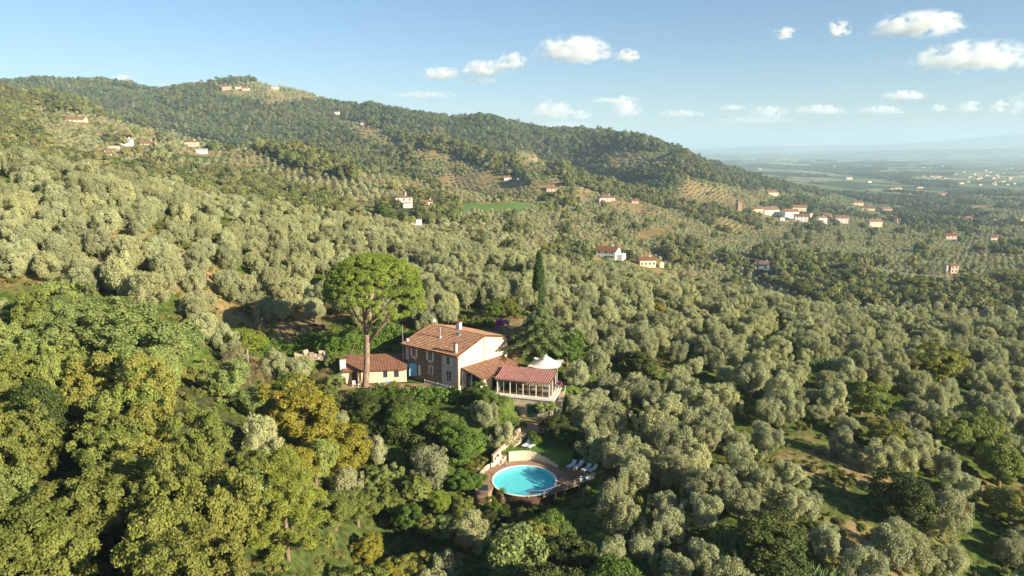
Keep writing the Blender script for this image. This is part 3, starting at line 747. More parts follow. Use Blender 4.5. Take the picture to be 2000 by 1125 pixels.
# the wood in the lower left corner, tree by tree
cand = []
for gy in np.arange(26, 108, 6.0):
    for gx in np.arange(-95, 2, 6.0):
        x = gx + rng.uniform(-2.2, 2.2) + (3.7 if int(gy / 6.0) % 2 else 0); y = gy + rng.uniform(-2.2, 2.2)
        z = g1(x, y); px, py, dep = proj(np.array([x]), np.array([y]), np.array([z + 6.0]))
        if dep[0] < 18: continue
        if not inpoly(px, py, WOODPOLY)[0]: continue
        if px[0] < -330: continue
        if any(math.hypot(x - a, y - b) < r * .75 + 2.2 for a, b, r in PLANT): continue
        if any(math.hypot(x - a, y - b) < r + 1.5 for a, b, r in KEEP[13:20]): continue
        cand.append((x, y, z))
woodlist = []
for x, y, z in cand:
    px, py, dep = [float(q[0]) for q in proj(np.array([x]), np.array([y]), np.array([z + 6.0]))]
    n = vnoise(np.array([x / 16]), np.array([y / 16]), 8)[0] + rng.normal(0, .12)
    kind = 'greyoak' if (n > .56 or (py < 760 and n > .4)) else ('oak' if n > .15 else 'dark')
    if py > 980 and px < 330 and rng.uniform() < .45: kind = 'gold' if rng.uniform() < .15 else 'oak'
    r = rng.uniform(3.7, 5.2); h = rng.uniform(8.0, 11.8)
    tone = {'greyoak': 'grey-green', 'oak': 'yellow-green', 'dark': 'dark green', 'gold': 'golden'}[kind]
    sz = 'tall' if h > 9.8 else ('broad' if r > 5.2 else 'rounded')
    t = tree(kind, 'oak_tree' if kind != 'greyoak' else 'broadleaf_tree', x, y, r, h, "wood tree", "tree", "trees of the wood on the left", seed=3)
    woodlist.append((t, f"{sz} {tone} tree", px, py))
    PLANT.append((x, y, r))
name_rows(woodlist, "dense wood")
# mixed small trees of the lower garden
GP = [(470,890),(600,905),(760,900),(790,950),(745,1000),(790,1090),(960,1115),(1250,1125),(1260,1210),(480,1210)]
gl = []
for gy in np.arange(44, 90, 4.6):
    for gx in np.arange(-40, 20, 4.6):
        x = gx + rng.uniform(-1.4, 1.4); y = gy + rng.uniform(-1.4, 1.4); z = g1(x, y); px, py, dep = proj(np.array([x]), np.array([y]), np.array([z + 2.0]))
        if not inpoly(px, py, GP)[0] or any(math.hypot(x - a, y - b) < r * .8 + 1.5 for a, b, r in PLANT): continue
        if math.hypot(x - yp_x, y - yp_y) < 7.5: continue
        kind = ['oak', 'greyoak', 'gold', 'olive', 'green', 'oak'][int(rng.integers(0, 6))]; r = rng.uniform(2.0, 3.2); h = rng.uniform(3.6, 6.0)
        t = tree(kind, 'olive_tree' if kind == 'olive' else 'small_tree', x, y, r, h, "garden tree", "tree", "small trees of the lower garden", seed=9)
        gl.append((t, {'oak': 'yellow-green small tree', 'greyoak': 'grey-green small tree', 'gold': 'golden small tree', 'olive': 'silvery olive tree', 'green': 'fresh green small tree'}[kind], float(px[0]), float(py[0]))); PLANT.append((x, y, r))
name_rows(gl, "lower garden")
# ---- the near olive grove
P = []
ca, sa = math.cos(.35), math.sin(.35)
for gy in np.arange(-200, 330, 5.35):
    for gx in np.arange(-260, 300, 5.15):
        x = gx * ca - gy * sa; y = gx * sa + gy * ca
        if y > 34 and y < 275 and abs(x) < y * .80 + 34: P.append((x, y))
P = np.array(P) + rng.uniform(-1.35, 1.35, (len(P), 2))
Z = ground(P[:, 0], P[:, 1]); px, py, dep = proj(P[:, 0], P[:, 1], Z + 2.5)
keep = ~(inpoly(px, py, WOODPOLY) & (P[:, 1] < 108))
rad = rng.uniform(2.15, 3.25, len(P)) * np.where(px < 800, 1.12, 1.0)
keep &= ~((px < 800) & (rng.uniform(0, 1, len(P)) < .05))
for a, b, r in KEEP: keep &= np.hypot(P[:, 0] - a, P[:, 1] - b) > r + 1.2
for a, b, r in PLANT: keep &= np.hypot(P[:, 0] - a, P[:, 1] - b) > r * .8 + 1.7
gap = fbm(P[:, 0] / 17, P[:, 1] / 17, 31, 2)
keep &= ~((gap > .75) & (P[:, 1] < 190))
keep &= ~((P[:, 1] < 85) & (px > 560) & (px < 1010))
dark_ = (fbm(P[:, 0] / 40, P[:, 1] / 40, 61, 2) > .70) & (px > 1100)
P, Z, px, py, dep, rad, gap = [q[keep] for q in (P, Z, px, py, dep, rad, gap)]
inview = (px > -45) & (px < 2045) & (py < 1190) & (dep > 20)
size = np.where(inview, rad / dep, -1.0)
order = np.argsort(-size)
n_things = 282
REG = [(lambda a, b: b < 640 and a < 640, "dry slope above the wood"),
       (lambda a, b: a < 1010 and b < 640, "slope behind the farmhouse"),
       (lambda a, b: a < 640, "by the yellow brush"),
       (lambda a, b: a < 1100, "round the pool"),
       (lambda a, b: a < 1440 and b > 760, "below the pavilion"),
       (lambda a, b: a < 1440, "slope beside the cypress"),
       (lambda a, b: b > 900, "foot of the grassy slope"),
       (lambda a, b: b > 700, "open grassy slope"),
       (lambda a, b: True, "top of the grassy slope")]
regl = {}
for k in order[:n_things]:
    if size[k] < 0: continue
    x, y = P[k]; h = rad[k] * rng.uniform(1.5, 2.3)
    base = next(t for f, t in REG if f(px[k], py[k]))
    sz = 'broad' if rad[k] > 3.3 else ('small' if rad[k] < 2.5 else 'silvery')
    t = tree('olive', 'olive_tree', x, y, rad[k], h, "olive tree", "tree", "olive trees of the near groves", seed=1)
    regl.setdefault(base, []).append((t, f"{sz} olive tree", px[k], py[k]))
for base, L_ in regl.items(): name_rows(L_, base)
rest = order[n_things:]
scatter("olive_grove", 'olive', P[rest, 0], P[rest, 1], Z[rest] - .15, rad[rest] / 3.2, rad[rest] / 3.2 * rng.uniform(.85, 1.1, len(rest)), rng, True, "silvery olive trees carpeting the slopes round the farmhouse, farther rows")
# ---- far planting
def grid(y0, y1, step, spread, extra=60, rot=0.2):
    L = []
    for gy in np.arange(y0, y1, step):
        w = gy * spread + extra; xs = np.arange(-w, w, step)
        L.append(np.stack([xs + (step/2 if int(gy/step) % 2 else 0), np.full(len(xs), gy)], 1))
    return np.concatenate(L)
HOUSES_KEEP = []      # filled below: x, y, radius, near side depth
# ------------------------------------------------------------------ far buildings
def gable_house(name, label, px, py, wpx, hpx, dpt=.7, rot=0.0, wall='whiteplaster', roof='tile', cat="house", group=None, wins=3, floors=1, dmin=240, hip=False, flat=False, chim=True, roofk=.16):
    b = hit(px, py, dmin); dep = float(proj(b.x, b.y, b.z)[2]); w = wpx * dep / FPX; h = hpx * dep / FPX; dd = w * dpt
    HOUSES_KEEP.append((b.x, b.y, max(w, dd) * .62, hpx * 2.2))
    e = empty(name, (b.x, b.y + dd / 2, b.z - .4), rot, label, cat, group)
    w2, d2 = w / 2, dd / 2; rh = w * roofk if not flat else .15; H = h * (.74 if not flat else 1) + .4
    along = w >= dd
    mb = MB()
    if hip or flat: mb.box(-w2, w2, -d2, d2, 0, H)
    elif along:
        P = [(-d2, 0), (d2, 0), (d2, H), (0, H + rh), (-d2, H)]
        v = [(-w2, y, z) for y, z in P] + [(w2, y, z) for y, z in P]
        mb.add(v, [(4,3,2,1,0), (5,6,7,8,9)] + [(i, (i+1) % 5, (i+1) % 5 + 5, i + 5) for i in range(5)])
    else: mb.prism([(-w2, 0), (w2, 0), (w2, H), (0, H + rh), (-w2, H)], -d2, d2)
    mb.build("wall", M[wall], e)
    o = min(.6, w * .05); t = .25; rf = MB()
    if flat: rf.box(-w2 - .2, w2 + .2, -d2 - .2, d2 + .2, H + .003, H + .3)
    elif hip:
        a = max(w2 - d2, 0) + .01; c = max(d2 - w2, 0) + .01
        B = [(-w2-o, -d2-o, H+.01), (w2+o, -d2-o, H+.01), (w2+o, d2+o, H+.01), (-w2-o, d2+o, H+.01)]
        T = [(-a, -c, H+rh), (a, -c, H+rh), (a, c, H+rh), (-a, c, H+rh)]; rf.hexa(B, T)
    elif along:
        for s in (-1, 1):
            ye, ze = s*(d2+o), H - o*rh/d2
            rf.hexa([(-w2-o, 0, H+rh+.02), (w2+o, 0, H+rh+.02), (w2+o, ye, ze+.02), (-w2-o, ye, ze+.02)][::s], [(-w2-o, 0, H+rh+t), (w2+o, 0, H+rh+t), (w2+o, ye, ze+t), (-w2-o, ye, ze+t)][::s])
    else:
        for s in (-1, 1):
            xe, ze = s*(w2+o), H - o*rh/w2
            rf.hexa([(0, -d2-o, H+rh+.02), (xe, -d2-o, ze+.02), (xe, d2+o, ze+.02), (0, d2+o, H+rh+.02)][::s], [(0, -d2-o, H+rh+t), (xe, -d2-o, ze+t), (xe, d2+o, ze+t), (0, d2+o, H+rh+t)][::s])
    ro = rf.build("roof", M[roof], e)
    if chim and not flat: MB().box(w*.18, w*.18 + .9, -.4, .5, H, H + rh + 1.3).build("chimney", M[wall], ro)
    if wins:
        ww = min(1.1, w / wins * .4); wh = min(1.5, (H - .8) / floors * .5)
        me = MB().box(-ww/2, ww/2, -.06, .06, 0, wh).mesh("window", M['darkglass'])
        for f in range(floors):
            for k in range(wins):
                q = link(bpy.data.objects.new("window", me), e); q.location = (-w2 + (k + .5) * w / wins, -d2 - .03, .4 + (H - .4) * (f + .35) / floors)
        me2 = MB().box(-.06, .06, -ww/2, ww/2, 0, wh).mesh("window", M['darkglass'])
        for f in range(floors):
            q = link(bpy.data.objects.new("window", me2), e); q.location = (w2 + .03, 0, .4 + (H - .4) * (f + .35) / floors)
    return e, w, dd, H, dep
gh = gable_house
# hillside houses on the left
gh("hill_house", "long low cream house on the pale olive terraces, upper left", 145, 238, 34, 7, .5, .1, 'plaster', 'tile', wins=4)
gh("white_house", "small bright white house on the olive terraces, tallest of its cluster", 245, 285, 19, 15, .8, .25, 'white', 'roofgrey', wins=2, floors=2)
gh("hill_house", "low cream outbuilding right of the small white terrace house", 287, 285, 26, 7, .5, .1, 'plaster', 'tile', wins=2)
gh("pink_farmhouse", "long pink farmhouse with red roof left of the dark woods", 196, 311, 30, 12, .5, .2, 'pinkwall', 'tile', wins=3)
gh("pink_barn", "low pink wing beyond the long pink farmhouse", 172, 308, 26, 7, .4, .2, 'pinkwall', 'tile', wins=0, chim=False)
gh("peach_house", "peach house with hipped red roof on the terrace crest", 372, 286, 22, 11, .7, .1, 'plaster', 'tile', wins=3, hip=True)
gh("white_barn", "low white barn below the peach hipped house", 392, 300, 20, 8, .6, .3, 'white', 'roofgrey', wins=0, chim=False)
gh("garden_wall_shed", "pale low shed wall left of the white terrace house", 221, 291, 20, 5, .3, .1, 'creamwall', 'roofgrey', wins=0, flat=True, cat="shed")
# ridge top
gh("coral_house", "coral red villa high on the ridge, leftmost of its row", 441, 177, 15, 10, .7, .1, 'pinkwall', 'tile', wins=2, dmin=900)
gh("yellow_house", "small yellow house next to the coral villa on the ridge", 464, 176, 10, 8, .8, .1, 'plaster', 'tile', wins=1, dmin=900)
gh("yellow_house", "low wide yellow house right of the small yellow one on the ridge", 479, 177, 13, 5, .6, .1, 'plaster', 'tile', wins=2, dmin=900)
gh("cream_house", "cream house alone on the grassy ridge top", 536, 175, 13, 6, .7, .1, 'plaster', 'roofgrey', wins=2, dmin=900)
gh("summit_house", "peach house at the very top of the ridge", 571, 160, 14, 6, .7, 0, 'plaster', 'tile', wins=2, dmin=900)
gh("wood_house", "tiny white house in the woods under the ridge shoulder", 658, 224, 9, 7, .8, 0, 'white', 'tile', wins=1, dmin=900)
gh("wood_house", "tiny pinkish house in the woods above the olive spur", 709, 246, 9, 8, .8, 0, 'pinkplaster', 'tile', wins=1, dmin=900)
gh("wood_house", "tiny pale house on the right of the spur clearing", 741, 256, 8, 5, .8, 0, 'whiteplaster', 'tile', wins=1, dmin=900)
gh("skyline_house", "pale house breaking the skyline of the wooded ridge", 801, 222, 9, 6, .8, 0, 'pinkplaster', 'tile', wins=1, dmin=900)
gh("skyline_house", "peach house on the right-hand wooded crest", 1169, 258, 9, 4, .8, 0, 'plaster', 'tile', wins=1, dmin=900)
gh("valley_house", "orange-roofed cottage on the spur in the valley between the hills", 987, 328, 10, 5, .8, 0, 'plaster', 'tile', wins=1, dmin=700)
gh("valley_house", "white cottage at the head of the narrow valley", 991, 352, 14, 7, .7, .1, 'white', 'tile', wins=2, dmin=600)
gh("valley_house", "small white cottage right of the one at the valley head", 1014, 352, 9, 6, .7, .1, 'white', 'tile', wins=1, dmin=600)
gh("valley_house", "cream house stepping down the valley road", 1078, 374, 20, 9, .6, -.1, 'plaster', 'tile', wins=3, dmin=600)
gh("valley_villa", "wide red-roofed villa below the dark wooded hill", 1185, 395, 31, 11, .7, .1, 'pinkplaster', 'tile', wins=3, hip=True, dmin=600)
gh("valley_house", "brownish house half hidden in trees right of the red-roofed villa", 1240, 397, 14, 7, .7, .1, 'pinkwall', 'tilebrown', wins=1, dmin=600)
# the villa in the middle
e, w, dd, H, dep = gh("stone_villa", "tall pale square villa with hipped terracotta roof beside the green field", 783, 405, 34, 25, .9, .42, 'pinkplaster', 'tile', wins=3, floors=2, hip=True, dmin=300, roofk=.15)
MB().box(-w*.12, w*.34, -dd/2 - 3.2, -dd/2 - .01, 0, H * .48).build("porch", M['pinkplaster'], e)
MB().box(-w*.15, w*.37, -dd/2 - 3.6, -dd/2 - .01, H * .48, H * .54).build("porch_roof", M['tile'], e)
MB().box(-w/2 - 3.2, -w/2 - .01, -dd*.35, dd/2, 0, H * .82).build("side_wing", M['pinkplaster'], e)
MB().box(-w/2 - 3.7, -w/2 - .01, -dd*.4, dd*.55, H * .82 + .01, H * .9).build("side_wing_roof", M['tilebrown'], e)
gh("pink_house", "small pink house with red roof right of the square villa", 835, 404, 19, 13, .7, .25, 'pinkplaster', 'tile', wins=2, dmin=300)
gh("white_shed", "low white shed below the square villa", 812, 439, 20, 9, .6, .3, 'whiteplaster', 'roofgrey', cat="shed", wins=0, flat=True, dmin=240)
b = hit(800, 425, 240)
tag(MB().box(-6, 6, -2, 2, 1.6, 1.9).build("green_tarp", M['greynet']), "dark green tarpaulin stretched over the sheds under the square villa", "tarpaulin").location = b
# right of centre
e, w, dd, H, dep = gh("white_villa", "white villa with dark red roof and shaded balcony in the olives", 1190, 507, 40, 23, .8, -.45, 'white', 'tilebrown', wins=3, floors=2, dmin=260, roofk=.17)
MB().box(w*.05, w*.45, -dd/2 - 1.6, -dd/2 - .01, H*.45, H*.5).build("balcony", M['tile'], e)
MB().box(w/2 + .01, w/2 + w*.3, -dd*.4, dd*.4, 0, H*.62).build("side_wing", M['whiteplaster'], e)
e, w, dd, H, dep = gh("yellow_farmhouse", "butter yellow farmhouse with brown tile roof and shuttered windows", 1264, 522, 32, 19, .7, .12, 'plaster', 'tilebrown', wins=4, floors=1, dmin=260, roofk=.13)
gh("narrow_hut", "narrow pale hut right of the yellow farmhouse", 1292, 523, 8, 14, 1.2, .1, 'plaster', 'roofgrey', cat="hut", wins=0, chim=False, dmin=260)
gh("white_cottage", "white cottage with red roof between two cypresses below the power line", 1493, 528, 27, 16, .7, -.45, 'white', 'tile', wins=2, dmin=260)
e, w, dd, H, dep = gh("brown_tower_house", "tall brown house casting a long shadow above the dark woods", 1862, 534, 17, 20, .9, .2, 'basestone', 'tilebrown', wins=2, floors=2, dmin=260)
MB().box(-w/2 - w*.45, -w/2 - .01, -dd*.3, dd*.2, 0, H*1.05).build("tower", M['basestone'], e)
# the hill village
V = [("village_house", "low red-roofed house left of the brick bell tower", 1422, 414, 14, 9, 'pinkplaster', 'tile', 2),
 ("village_house", "long ochre house right of the bell tower, behind the yellow plane trees", 1478, 417, 24, 12, 'creamwall', 'tile', 4),
 ("village_house", "long white house with orange roof, leftmost of the bright village row", 1505, 421, 34, 15, 'whiteplaster', 'tile', 6),
 ("village_house", "whitest village house, tall with many small windows", 1545, 427, 30, 18, 'white', 'tile', 5),
 ("village_house", "peach village house behind the whitest one", 1562, 414, 26, 12, 'plaster', 'tile', 4),
 ("village_house", "white village house with brown roof in the lower row", 1566, 433, 24, 14, 'whiteplaster', 'tilebrown', 3),
 ("village_house", "small white lean-to house lowest in the village", 1528, 433, 9, 9, 'white', 'roofgrey', 1),
 ("village_house", "narrow peach house at the right end of the village row", 1584, 426, 8, 12, 'plaster', 'tilebrown', 1),
 ("village_house", "white house standing apart right of the village", 1606, 436, 18, 14, 'white', 'tile', 2),
 ("village_house", "red-roofed house behind the one standing apart", 1617, 425, 15, 7, 'pinkwall', 'tile', 2),
 ("village_house", "pink and white house at the far right of the village slope", 1645, 436, 24, 14, 'whiteplaster', 'tile', 3),
 ("ochre_house", "orange double farmhouse below the village, with dark tree at its left", 1710, 443, 26, 14, 'plaster', 'tile', 3),
 ("ochre_house", "small yellow house among trees right of the orange farmhouse", 1755, 437, 10, 11, 'plaster', 'tilebrown', 1),
 ("wide_villa", "wide pink-orange villa in front of the dark wooded slope", 1509, 382, 22, 8, 'plaster', 'tile', 3),
 ("cream_villa", "cream villa, upper one of three on the valley side", 1677, 402, 19, 8, 'plaster', 'tile', 2),
 ("cream_villa", "low cream villa, middle one of three on the valley side", 1697, 412, 24, 7, 'plaster', 'tilebrown', 3),
 ("cream_villa", "cream villa, right one of three on the valley side", 1733, 414, 20, 7, 'pinkplaster', 'tile', 2),
 ("plain_house", "white house with dark roof, left of the red-roofed pair on the plain edge", 1871, 435, 16, 9, 'white', 'tilebrown', 2),
 ("plain_house", "red-roofed house of the pair on the plain edge", 1897, 433, 20, 9, 'pinkplaster', 'tile', 2),
 ("plain_house", "small white front building of the pair on the plain edge", 1889, 439, 14, 6, 'white', 'tile', 1),
 ("plain_house", "bright white low house between the plain-edge pair and the hamlet", 1938, 434, 13, 5, 'white', 'roofgrey', 1),
 ("hamlet_house", "cream hamlet house, first from the bright white one", 1960, 434, 14, 7, 'plaster', 'tile', 2),
 ("hamlet_house", "hamlet house with dark roof, second in the row", 1977, 433, 14, 7, 'plaster', 'tilebrown', 2),
 ("hamlet_house", "yellow hamlet house at the right edge of the photo", 1995, 435, 14, 8, 'plaster', 'tile', 2),
 ("valley_house", "cream flat-fronted house with brown roof above the olive terraces, right", 1861, 467, 24, 9, 'creamwall', 'tilebrown', 3),
 ("valley_house", "yellow house in two parts beside round trees, right", 1946, 469, 18, 8, 'plaster', 'tilebrown', 2),
 ("plain_house", "peach house beyond the brown ploughed field", 1912, 388, 16, 4, 'plaster', 'tile', 2),
 ("plain_house", "peach house right of the one beyond the ploughed field", 1928, 391, 12, 5, 'plaster', 'tile', 1),
 ("plain_house", "white house on the plain above the right olive spur", 1777, 382, 9, 4, 'white', 'tile', 1),
 ("plain_house", "cream house on the plain with trees behind, under the town", 1755, 370, 14, 4, 'plaster', 'tile', 1),
 ("plain_house", "peach house on a wooded knoll of the plain", 1842, 382, 18, 5, 'plaster', 'tile', 2),
 ("plain_house", "white house at the foot of the long right ridge", 1659, 350, 12, 4, 'white', 'tile', 1),
 ("plain_house", "orange house right of the white one at the ridge foot", 1698, 357, 9, 4, 'plaster', 'tile', 1)]
for i, (nm, lab, a, b_, w_, h_, wl, rf, nw) in enumerate(V):
    gh(nm, lab, a, b_, w_, h_, .55, [-.15, .1, .3, .2, -.1][i % 5], wl, rf, wins=nw, floors=2 if h_ > 12 else 1, dmin=500, group="houses of the hill village" if nm == "village_house" else None, chim=w_ > 12)
# bell tower
b = hit(1442, 415, 600); dep = float(proj(b.x, b.y, b.z)[2]); k = dep / FPX
HOUSES_KEEP.append((b.x, b.y, 8, 30))
t = empty("bell_tower", (b.x, b.y, b.z - .5), .3, "square brick bell tower of the hill village", "tower")
w_ = 4.2 * k; mb = MB().box(-w_, w_, -w_, w_, 0, 19 * k); mb.build("shaft", M['brick'], t)
mb = MB()
for sx in (-1, 1):
    for sy in (-1, 1): mb.box(sx*w_ - (sx > 0)*w_*.5, sx*w_ + (sx < 0)*w_*.5, sy*w_ - (sy > 0)*w_*.5, sy*w_ + (sy < 0)*w_*.5, 19*k, 23.5*k)
mb.build("belfry", M['brick'], t)
MB().box(-w_*1.12, w_*1.12, -w_*1.12, w_*1.12, 23.5*k, 25*k).build("roof", M['tile'], t)
# distant towns of the plain: too many and too small to count
rg = np.random.default_rng(11); mbw, mbr = MB(), MB()
TOWNS = [(1900,333,130,8,14),(1960,358,60,5,16),(1870,358,40,4,8),(1520,312,60,4,22),(1560,330,50,3,12),(1680,336,60,6,14),(1740,318,160,10,20),(1980,306,30,3,12),(1850,345,60,4,12),(1760,372,40,3,6),(1950,345,60,5,12)]
for cx, cy, sx, sy, n in TOWNS:
    for _ in range(n):
        a = rg.normal(cx, sx * .55); c = rg.normal(cy, sy * .6)
        if a > 2100 or c < 300: continue
        p = hit(a, c, 1300); s = rg.uniform(5, 12); q = rg.uniform(5, 9); h = rg.uniform(3.5, 7); z = p.z - 1
        mbw.box(p.x - s, p.x + s, p.y - q, p.y + q, z, z + h + 1)
        mbr.hexa([(p.x-s-.6, p.y-q-.6, z+h+1.02), (p.x+s+.6, p.y-q-.6, z+h+1.02), (p.x+s+.6, p.y+q+.6, z+h+1.02), (p.x-s-.6, p.y+q+.6, z+h+1.02)],
                 [(p.x-s+q*.8, p.y-.1, z+h+3.2), (p.x+s-q*.8, p.y-.1, z+h+3.2), (p.x+s-q*.8, p.y+.1, z+h+3.2), (p.x-s+q*.8, p.y+.1, z+h+3.2)])
tn = mbw.build("distant_towns", M['plaster']); tag(tn, "pale walls of the distant towns scattered over the plain", None, None, 'stuff')
mbr.build("roof", M['tile'], tn)

# ------------------------------------------------------------------ far trees
def clear_of_houses(x, y, z):
    k = np.ones(len(x), bool)
    for hx, hy, r, front in HOUSES_KEEP:
        dx = x - hx * (y / hy); dy = y - hy
        k &= ~((np.hypot(x - hx, y - hy) < r + 6) | ((np.abs(dx) < r * 1.15) & (dy < r) & (dy > -front * 1.5 - r)))
    return k
rng = np.random.default_rng(77)
G = grid(262, 1180, 6.9, .80); G = G + rng.uniform(-1.1, 1.1, G.shape)*np.array([1.4, .8])
Gz = ground(G[:, 0], G[:, 1]); c, px, py, dep = veg(G[:, 0], G[:, 1], Gz)
ok = clear_of_houses(G[:, 0], G[:, 1], Gz)
gaps = fbm(G[:, 0] / 30, G[:, 1] / 30, 91, 3)
o = ok & (c == 1) & ~((gaps > .68) & (rng.uniform(0, 1, len(G)) < .8))
s = rng.uniform(.8, 1.15, len(G)) * np.where(G[:, 1] > 420, .84, 1.05)
scatter("olive_terraces", 'mid_olive', G[o, 0], G[o, 1], Gz[o] - .2, s[o], s[o] * rng.uniform(.85, 1.1, o.sum()), rng, label="rows of small silvery olive trees over the farther hillsides")
w = ok & (c == 2); s = rng.uniform(.65, 1.35, len(G)) * (0.85 + .5 * vnoise(G[:, 0] / 25, G[:, 1] / 25, 4))
s = np.where(G[:, 1] < 500, s * .85, s)
scatter("woodland", 'mid_wood', G[w, 0], G[w, 1], Gz[w] - .4, s[w], s[w] * rng.uniform(.8, 1.15, w.sum()), rng, label="green broadleaf woods filling the gullies between the olive groves")
fb = ok & (c == 1) & (rng.uniform(0, 1, len(G)) < .035)
scatter("hedgerow_trees", 'mid_wood', G[fb, 0] + 3, G[fb, 1] + 3, Gz[fb] - .4, s[fb] * .9, s[fb] * .9, rng, label="darker broadleaf trees dotted among the far olives")
G = grid(1180, 2450, 10.2, .80); G = G + rng.uniform(-3, 3, G.shape)
Gz = ground(G[:, 0], G[:, 1]); c, px, py, dep = veg(G[:, 0], G[:, 1], Gz); ok = clear_of_houses(G[:, 0], G[:, 1], Gz)
n = fbm(G[:, 0] / 90, G[:, 1] / 150, 55, 4)
hill = (px < 1560) & (G[:, 1] < 2300) & (Gz > -60); plain = ~hill
w = ok & hill & (c == 2); s = rng.uniform(.7, 1.35, len(G)) * (.8 + .5 * vnoise(G[:, 0] / 45, G[:, 1] / 45, 14))
scatter("hill_forest", 'far_wood', G[w, 0], G[w, 1], Gz[w] - .5, s[w], s[w] * rng.uniform(.8, 1.3, w.sum()), rng, label="dense green forest covering the high hills")
w = ok & hill & (c == 1); scatter("hill_olives", 'mid_olive', G[w, 0], G[w, 1], Gz[w] - .3, s[w] * 1.1, s[w], rng, label="olive groves high on the hill spurs")
w = plain & ok & (n > .55) & (c != 3); scatter("plain_woods", 'far_wood', G[w, 0], G[w, 1], Gz[w] - .5, s[w], s[w], rng, label="belts of dark trees crossing the plain")
w = plain & ok & (n <= .50) & (c != 3) & (rng.uniform(0, 1, len(G)) < .5); scatter("plain_olives", 'mid_olive', G[w, 0], G[w, 1], Gz[w] - .3, s[w] * 1.3, s[w], rng, label="paler orchards between the tree belts of the plain")
G = grid(2450, 7500, 26, .62); G = G[(G[:, 0] > G[:, 1] * .16)]; G = G + rng.uniform(-12, 12, G.shape)
Gz = ground(G[:, 0], G[:, 1]); n = fbm(G[:, 0] / 260, G[:, 1] / 420, 56, 4); w = n > .57
scatter("far_plain_woods", 'far_wood', G[w, 0], G[w, 1], Gz[w] - .5, rng.uniform(1.6, 3, w.sum()), rng.uniform(1.0, 1.6, w.sum()), rng, label="far belts of trees fading into the haze")
# undergrowth between the near trees
G = grid(40, 245, 1.6, .82, 20); G = G + rng.uniform(-.8, .8, G.shape); Gz = ground(G[:, 0], G[:, 1]); px, py, dep = proj(G[:, 0], G[:, 1], Gz)
n = fbm(G[:, 0] / 9, G[:, 1] / 9, 66, 3)
wood = inpoly(px, py, WOODPOLY) & (G[:, 1] < 108)
w = (n > .60) | (wood & (n > .4)) | ((G[:, 1] < 150) & (rng.uniform(0, 1, len(G)) < .33))
for a, b, r in KEEP[:13]: w &= np.hypot(G[:, 0] - a, G[:, 1] - b) > r * .9
scatter("undergrowth", 'scrub', G[w, 0], G[w, 1], Gz[w] - .1, rng.uniform(.25, 1.0, w.sum()), rng.uniform(.2, .85, w.sum()), rng, label="low scrub and tall grass growing between the trees")
# ------------------------------------------------------------------ the farmhouse
def tiled(name, q, mat, parent, course=.36, col=.26, amp=.045, step=.05, lift=.03):
    """barrel-tiled or corrugated skin over a roof plane q = eave left, eave right, ridge right, ridge left"""
    q = [np.array(p, float) for p in q]; L = max(np.linalg.norm(q[1]-q[0]), np.linalg.norm(q[2]-q[3])); H = max(np.linalg.norm(q[3]-q[0]), np.linalg.norm(q[2]-q[1]))
    nc = max(int(L / col), 2); nr = max(int(H / course), 1); us = np.linspace(0, 1, nc * 4 + 1)
    nn = np.cross(q[1]-q[0], q[3]-q[0]); nn /= np.linalg.norm(nn)
    if nn[2] < 0: nn = -nn
    vs_, hs = [], []
    for r in range(nr): vs_ += [r / nr, (r + .999) / nr]; hs += [step, 0]
    rg = np.random.default_rng(int(L * 100)); jit = rg.normal(0, .008, (nr, nc + 1))
    V = []
    for k, (v, h) in enumerate(zip(vs_, hs)):
        a = q[0] + (q[3] - q[0]) * v; b = q[1] + (q[2] - q[1]) * v
        P = a[None] + (b - a)[None] * us[:, None]
        o = lift + h + amp * np.cos(us * nc * 2 * math.pi) + jit[k // 2][(us * nc).astype(int)]
        V.append(P + nn[None] * o[:, None])
    V = np.concatenate(V); m = len(us); R_ = len(vs_)
    i = np.arange(R_ - 1)[:, None] * m; j = np.arange(m - 1)[None]
    F = np.stack([(i+j).ravel(), (i+j+1).ravel(), (i+m+j+1).ravel(), (i+m+j).ravel()], 1)
    return tag(link(bpy.data.objects.new(name, npmesh(name, V, F, M[mat])), parent), kind='stuff')
def slab(mb, q, t):
    q = [Vector(p) for p in q]; mb.hexa([tuple(p - Vector((0,0,t))) for p in q], [tuple(p) for p in q]); return mb
HZ = 6.0
house = empty("farmhouse", (-9, 108.7, HZ), math.atan2(-.583, .817), "two-storey stone farmhouse with terracotta roof and sunlit cream gable in the centre", "house")
W_, D_, EH, PK = 12.0, 14.0, 6.0, 7.75
mb = MB(); mb.box(-W_, 0, .02, .35, -1.5, EH); mb.build("rear_of_front_wall", M['pinkplaster'], house).name = "inner_wall"
MB().box(-11.2, -3.6, -.03, .015, -1.5, EH - .02).build("stone_wall", M['stone'], house)
MB().box(-12, -11.205, -.02, .015, -1.5, EH - .02).build("left_wall_strip", M['pinkplaster'], house).name = "plaster_strip"
MB().box(-3.595, -.26, -.02, .015, -1.5, EH - .02).build("front_wall", M['pinkplaster'], house)
mb = MB(); G_ = [(0, -1.5), (D_, -1.5), (D_, EH), (7, PK), (0, EH)]
v = [(-.25, y, z) for y, z in G_] + [(0, y, z) for y, z in G_]
mb.add(v, [(4,3,2,1,0), (5,6,7,8,9)] + [(i, (i+1) % 5, (i+1) % 5 + 5, i+5) for i in range(5)]).build("gable_wall", M['plaster'], house)
mb = MB(); v = [(-12, y, z) for y, z in G_] + [(-11.75, y, z) for y, z in G_]
mb.add(v, [(4,3,2,1,0), (5,6,7,8,9)] + [(i, (i+1) % 5, (i+1) % 5 + 5, i+5) for i in range(5)]).build("side_wall", M['plaster'], house)
MB().box(-11.74, -.26, D_ - .3, D_ - .01, -1.5, EH).build("rear_wall", M['plaster'], house)
